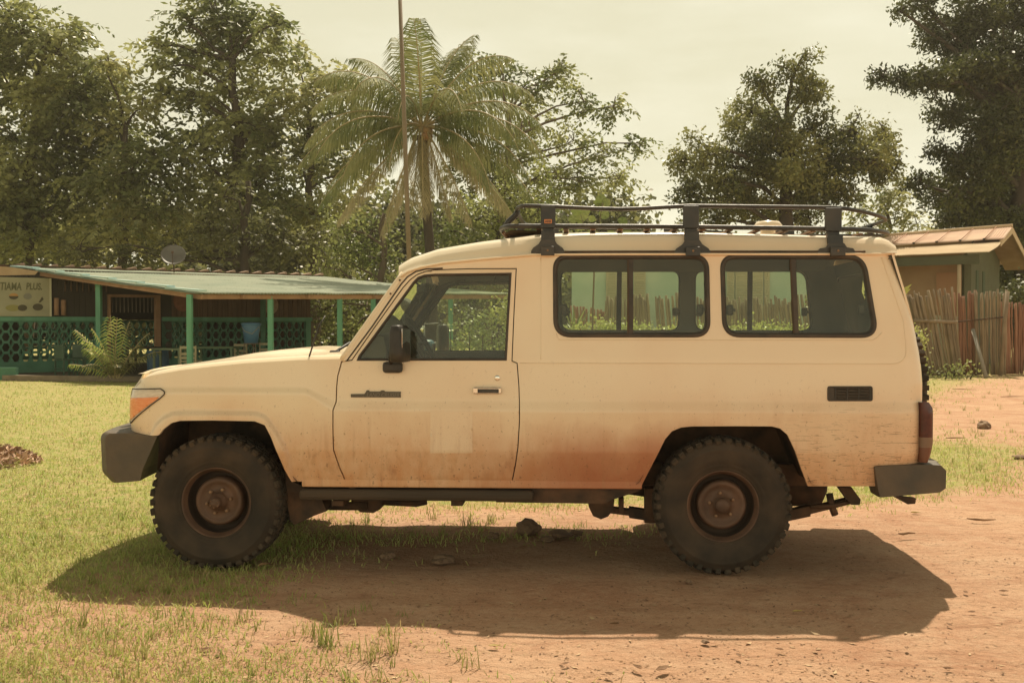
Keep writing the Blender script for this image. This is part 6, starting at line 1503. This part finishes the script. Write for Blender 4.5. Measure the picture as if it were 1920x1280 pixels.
# ================================================================== BAMBOO FENCE
bam = mat('bamboo_grey', (.30, .23, .145), (.20, .145, .09), .8, 4, bump=.2, stretch=(1, 1, .4), island=1.2); bamr = mat('bamboo_red', (.25, .125, .075), (.34, .18, .11), .8, 4, stretch=(1, 1, .4), island=1.2)
fence = empty('bamboo_fence', PD(1800, 640, 28)*1.0, 'ragged fence of upright and leaning bamboo poles right of and behind the car', 'fence'); fence.location.z = 0
def fsec(px0, px1, D0, D1, top, lean, m, seed, step=5.2, jit=8, name='fence_section', dep=.05):
    rr = random.Random(seed); b = MB(); px = px0
    while px < px1:
        t = (px-px0)/(px1-px0); D_ = D0+(D1-D0)*t; tp = (top[0]+(top[1]-top[0])*t)+rr.uniform(-jit, jit); ln = (lean[0]+(lean[1]-lean[0])*t)+rr.uniform(-3, 3)
        a_ = PD(px, 640, D_); a_.z = 0; c_ = PD(px+ln, tp, D_+rr.uniform(-dep, dep)); a_.y += rr.uniform(-dep, dep); r_ = rr.uniform(.022, .042); k = 7
        b.tube([a_.lerp(c_, i/k)+Vector((rr.uniform(-.01, .01), 0, 0)) for i in range(k+1)], [r_*(1.0 if i % 2 else 1.12) for i in range(k+1)], 6); px += step*rr.uniform(.6, 1.25)
    return b.build(name, m, fence)
fsec(1740, 1806, 28.2, 28.4, (560, 545), (-36, -22), bam, 1, 4.6, 9); fsec(1700, 1745, 28.4, 28.3, (556, 553), (-30, -34), bam, 11, 4.6)
fsec(1790, 1834, 28.8, 28.8, (552, 548), (-8, 0), bamr, 2, 3.8, 6); fsec(1832, 1886, 28.6, 28.6, (548, 546), (-4, 4), bam, 3, 4.6, 5); fsec(1880, 1990, 29.2, 29.4, (567, 570), (0, 0), bamr, 4, 4.2, 3)
fsec(1590, 1705, 28, 28.3, (560, 556), (-20, -30), bam, 7, 4.8, 8)
fsec(1398, 1590, 27.5, 28, (566, 556), (-8, -20), bam, 5, 4.8, 9); fsec(1130, 1212, 27, 27.2, (560, 556), (4, 0), bam, 6, 4.4, 6); fsec(1200, 1230, 27.2, 27.2, (562, 556), (-14, -12), bam, 8, 4.4, 5); fsec(1240, 1300, 27.2, 27.3, (556, 551), (-10, -6), bam, 9, 4.6, 6); fsec(1290, 1400, 27.3, 27.5, (560, 562), (-4, -8), bam, 10, 4.6, 8)
fsec(1070, 1132, 27.6, 27.2, (573, 582), (0, 0), bamr, 12, 4.2, 2)
b = MB(); b.tube([PD(1712, 601, 28.0), PD(1795, 604, 28.1)], .045, 8); b.build('cross_rail', bam, fence); b = MB(); b.tube([PD(1795, 603, 28.3), PD(1885, 594, 28.4)], .02, 6); b.build('cross_rail', under, fence)
a_ = PD(1850, 640, 27.3); a_.z = 0; b = MB(); b.tube([a_, PD(1824, 618, 28.3)], .055, 8); b.build('prop_pole', mat('grey_pole', (.27, .24, .19), None, .8), fence)
b = MB(); a_ = PD(1876, 640, 28.3); a_.z = 0; b.tube([a_, PD(1889, 546, 28.3)], .06, 8); b.build('corner_pole', bam, fence)
# white sheet leaning behind the gap of the fence
p = PD(1770, 600, 29.3); tagit(MB().box((p.x, p.y, .95), (.75, .04, 1.4), Matrix.Rotation(R(4), 3, 'Y')).build('pale_sheet', mat('pale_green_sheet_board', (.40, .44, .34), None, .7)), 'pale greenish board showing through a gap in the bamboo fence', 'board')
# ================================================================== HEDGE, BUSHES
def bush(label, D_, clpx, lm, seed, dens, size, name='bush', style='round', base=None, group=None, cat='bush'):
    r = np.random.default_rng(seed); cl = []
    for px, py, rad in clpx:
        dd = D_+r.uniform(-.25, .25); p = PD(px, py, dd); cl.append((p.x, p.y, p.z, rad/FPX*dd))
    cl = np.array(cl); bx_ = base if base else float(cl[:, 0].mean()); root = empty(name, (bx_, D_+CAM.y, 0), label, cat, group); V, F, C = crown_leaves(cl, style, r, dens, size)
    o = bpy.data.objects.new('foliage', npmesh('foliage', V, F, lm)); link(o, root); b = MB()
    for x, y, z, R_ in cl: b.tube([(x+r.uniform(-.1, .1), y, 0), (x, y, z*.6), (x, y, z)], [.02, .014, .006], 5)
    b.build('stems', barkd, root); return root
ylw = leafmat('hedge_yellow', (.50, .52, .17), (.36, .40, .13), .4, 1.5); bsh = leafmat('bush_green', (.22, .27, .09), (.46, .46, .16), .4, 1.2)
r = random.Random(2)
bush('clipped yellow green hedge in front of the bamboo fence', 19, [(px, 632+r.uniform(-6, 6)+(-6 if px < 1190 else 0), 22) for px in range(1085, 1720, 17)]+[(px, 675, 24) for px in range(1085, 1720, 22)]+[(px, 720, 26) for px in range(1085, 1720, 24)], ylw, 5, 700, .05, 'hedge', cat='hedge')
bush('rounded yellow green bush seen through the driver window', 17, [(880, 612, 22), (905, 620, 26), (935, 600, 28), (955, 580, 26), (880, 650, 32), (930, 650, 36), (975, 640, 36), (985, 600, 30), (890, 700, 40), (950, 700, 40), (1000, 690, 40), (1020, 640, 30), (845, 615, 12), (860, 660, 22)], bsh, 6, 420, .055)
bush('leafy green shrub seen through the rearmost car window', 24, [(1600, 540, 26), (1622, 575, 28), (1582, 598, 28), (1645, 555, 26), (1545, 592, 22), (1530, 565, 15), (1610, 620, 30), (1560, 630, 30), (1650, 610, 30), (1600, 680, 34), (1550, 680, 30)], bsh, 16, 300, .06)
bush('weedy green shrub at the foot of the leaning fence poles', 26.5, [(1790, 692, 12), (1808, 690, 10), (1775, 697, 10), (1740, 696, 10), (1824, 697, 7)], lmC, 8, 300, .07)
bush('dark shrub with orange tint at the right end of the fence', 30, [(1900, 560, 22), (1925, 550, 24), (1940, 580, 24), (1905, 540, 12)], lmE, 9, 160, .10)
# strap-leaved plant
p = PD(1078, 600, 21); root = empty('strap_leaf_plant', (p.x, p.y, 0), 'spiky strap-leaved plant seen through the left end of the first side window', 'plant'); b = MB()
for i in range(26):
    a = rr.uniform(0, 6.28); e = rr.uniform(.5, 1.45); l = rr.uniform(.5, .8); d = Vector((math.cos(a)*math.cos(e), math.sin(a)*math.cos(e), math.sin(e))); q0 = Vector((p.x, p.y, 1.15)); sd = d.cross(Vector((0, 0, 1))).normalized()*.025
    m_ = q0+d*l*.6; t_ = m_+(d+Vector((0, 0, -.35))).normalized()*l*.45; b.add([q0-sd, q0+sd, m_+sd, m_-sd, t_], [(0, 1, 2, 3), (3, 2, 4)])
b.build('leaves', lmC, root); MB().tube([(p.x, p.y, 0), (p.x, p.y, 1.2)], [.05, .04], 8).build('stem', bark, root)
# broad-leaved sapling behind the roof rack
p = PD(1105, 640, 14); root = empty('broad_leaf_sapling', (p.x, p.y, 0), 'thin sapling with round leaves showing above the roof behind the rack', 'plant'); b = MB()
for px, py, s in ((1128, 374, 10), (1138, 380, 8), (1133, 402, 10), (1122, 380, 8), (1082, 395, 10), (1092, 404, 11), (1075, 410, 9), (1088, 412, 8), (1168, 415, 9), (1160, 432, 8), (1176, 430, 8), (1145, 432, 7), (1110, 410, 7), (1126, 425, 6), (1100, 395, 8)):
    c = PD(px, py, 14+rr.uniform(-.15, .15)); rad = s/FPX*14; a = rr.uniform(-.6, .6); nrm_ = Vector((rr.uniform(-.5, .5), -1, rr.uniform(-.5, .3))).normalized(); t1_ = nrm_.cross(Vector((a, 0, 1))).normalized(); t2_ = nrm_.cross(t1_)
    pts = [c]+[c+(t1_*math.cos(k*math.pi/5)*(1 if k != 0 else 1.25)+t2_*math.sin(k*math.pi/5))*rad+nrm_*rad*.12*(k % 2) for k in range(10)]; b.add(pts, [(0, k+1, (k+1) % 10+1) for k in range(10)])
b.build('leaves', leafmat('broad_leaf', (.13, .17, .05), (.20, .23, .08), .35, 3), root); b = MB(); b.tube([(p.x, p.y, 0), PD(1115, 470, 14), PD(1130, 380, 14)], [.02, .012, .004], 5); b.tube([PD(1112, 480, 14), PD(1088, 400, 14)], [.01, .003], 5); b.tube([PD(1115, 470, 14), PD(1168, 420, 14)], [.01, .003], 5); b.build('stem', bark, root)
# small yellow leaf spray by the rear corner
p = PD(1702, 540, 17); root = empty('banana_shoot', (p.x-.1, p.y, 0), 'young shoot with a yellow leaf peeping out behind the rear roof corner', 'plant'); b = MB(); a_ = PD(1680, 560, 17)
for px, py in ((1710, 532), (1708, 541), (1690, 513)):
    e = PD(px, py, 17); d = e-a_; sd = Vector((0, 0, 1)).cross(d).normalized()*.02+Vector((0, 0, .05)); m_ = a_.lerp(e, .55); b.add([a_, m_+sd, e, m_-sd], [(0, 1, 2, 3)])
b.build('leaves', leafmat('shoot_leaf', (.42, .42, .12), (.36, .36, .10), .4, 3), root); MB().tube([(p.x-.15, p.y, 0), a_], [.03, .02], 6).build('stem', bark, root)

# ---- parked motorcycle seen through the cab
p = PD(800, 640, 17); root = empty('motorcycle', (p.x, p.y, 0), 'small dark motorcycle with round headlamp seen through the cab windows', 'motorcycle')
def MC(x, y, z): return Vector((p.x+x, p.y+y, z))
for y in (-.55, .70):
    w_ = MB().lathe([(.22, -.03), (.28, -.045), (.31, -.02), (.31, .02), (.28, .045), (.22, .03), (.22, -.03)], MC(.02*y, y, .31), 'X', 36).build('wheel', tyrem, root); MB().lathe([(.001, -.05), (.05, -.05), (.05, .05), (.001, .05)], MC(.02*y, y, .31), 'X', 12).build('hub', hubm, w_)
hlz = P(793, 617, p.y-.45).z
MB().lathe([(.001, -.06), (.06, -.055), (.085, -.02), (.085, .02), (.05, .09), (.001, .10)], MC(-.06, -.42, hlz), 'Y', 20).build('headlamp', chrome, root)
b = MB(); b.tube([MC(-.40, -.22, hlz+.10), MC(-.2, -.3, hlz+.08), MC(.1, -.3, hlz+.08), MC(.32, -.22, hlz+.10)], .014, 6); b.tube([MC(0, -.3, hlz+.06), MC(0, -.55, .31)], .03, 6); b.build('handlebar_fork', blackp, root)
b = MB(); b.box(MC(0, .02, hlz-.28), (.22, .45, .2), bev=.07); b.build('fuel_tank', blued, root); MB().box(MC(0, .45, hlz-.28), (.24, .6, .1), bev=.04).build('seat', blackp, root); MB().box(MC(0, .1, .42), (.2, .4, .3), bev=.05).build('engine', hubm, root)
b = MB(); b.lathe([(.001, 0), (.05, 0), (.05, .02), (.001, .02)], MC(.30, -.2, hlz+.22), 'Y', 12); b.tube([MC(.28, -.2, hlz+.1), MC(.30, -.2, hlz+.2)], .006, 4); b.build('mirror', blackp, root)
# ================================================================== HAZE
hzm = bpy.data.materials.new('haze'); hzm.use_nodes = True; t = hzm.node_tree; t.nodes.remove(t.nodes['Principled BSDF']); pv = t.nodes.new('ShaderNodeVolumePrincipled')
pv.inputs['Color'].default_value = (1.0, .93, .74, 1); pv.inputs['Density'].default_value = .0006; pv.inputs['Anisotropy'].default_value = .35
t.links.new(pv.outputs[0], t.nodes['Material Output'].inputs['Volume'])
hb = MB().box((0, 30, 14), (260, 190, 30)).build('haze', hzm); tagit(hb, 'thin warm haze in the air', 'haze', kind='stuff')
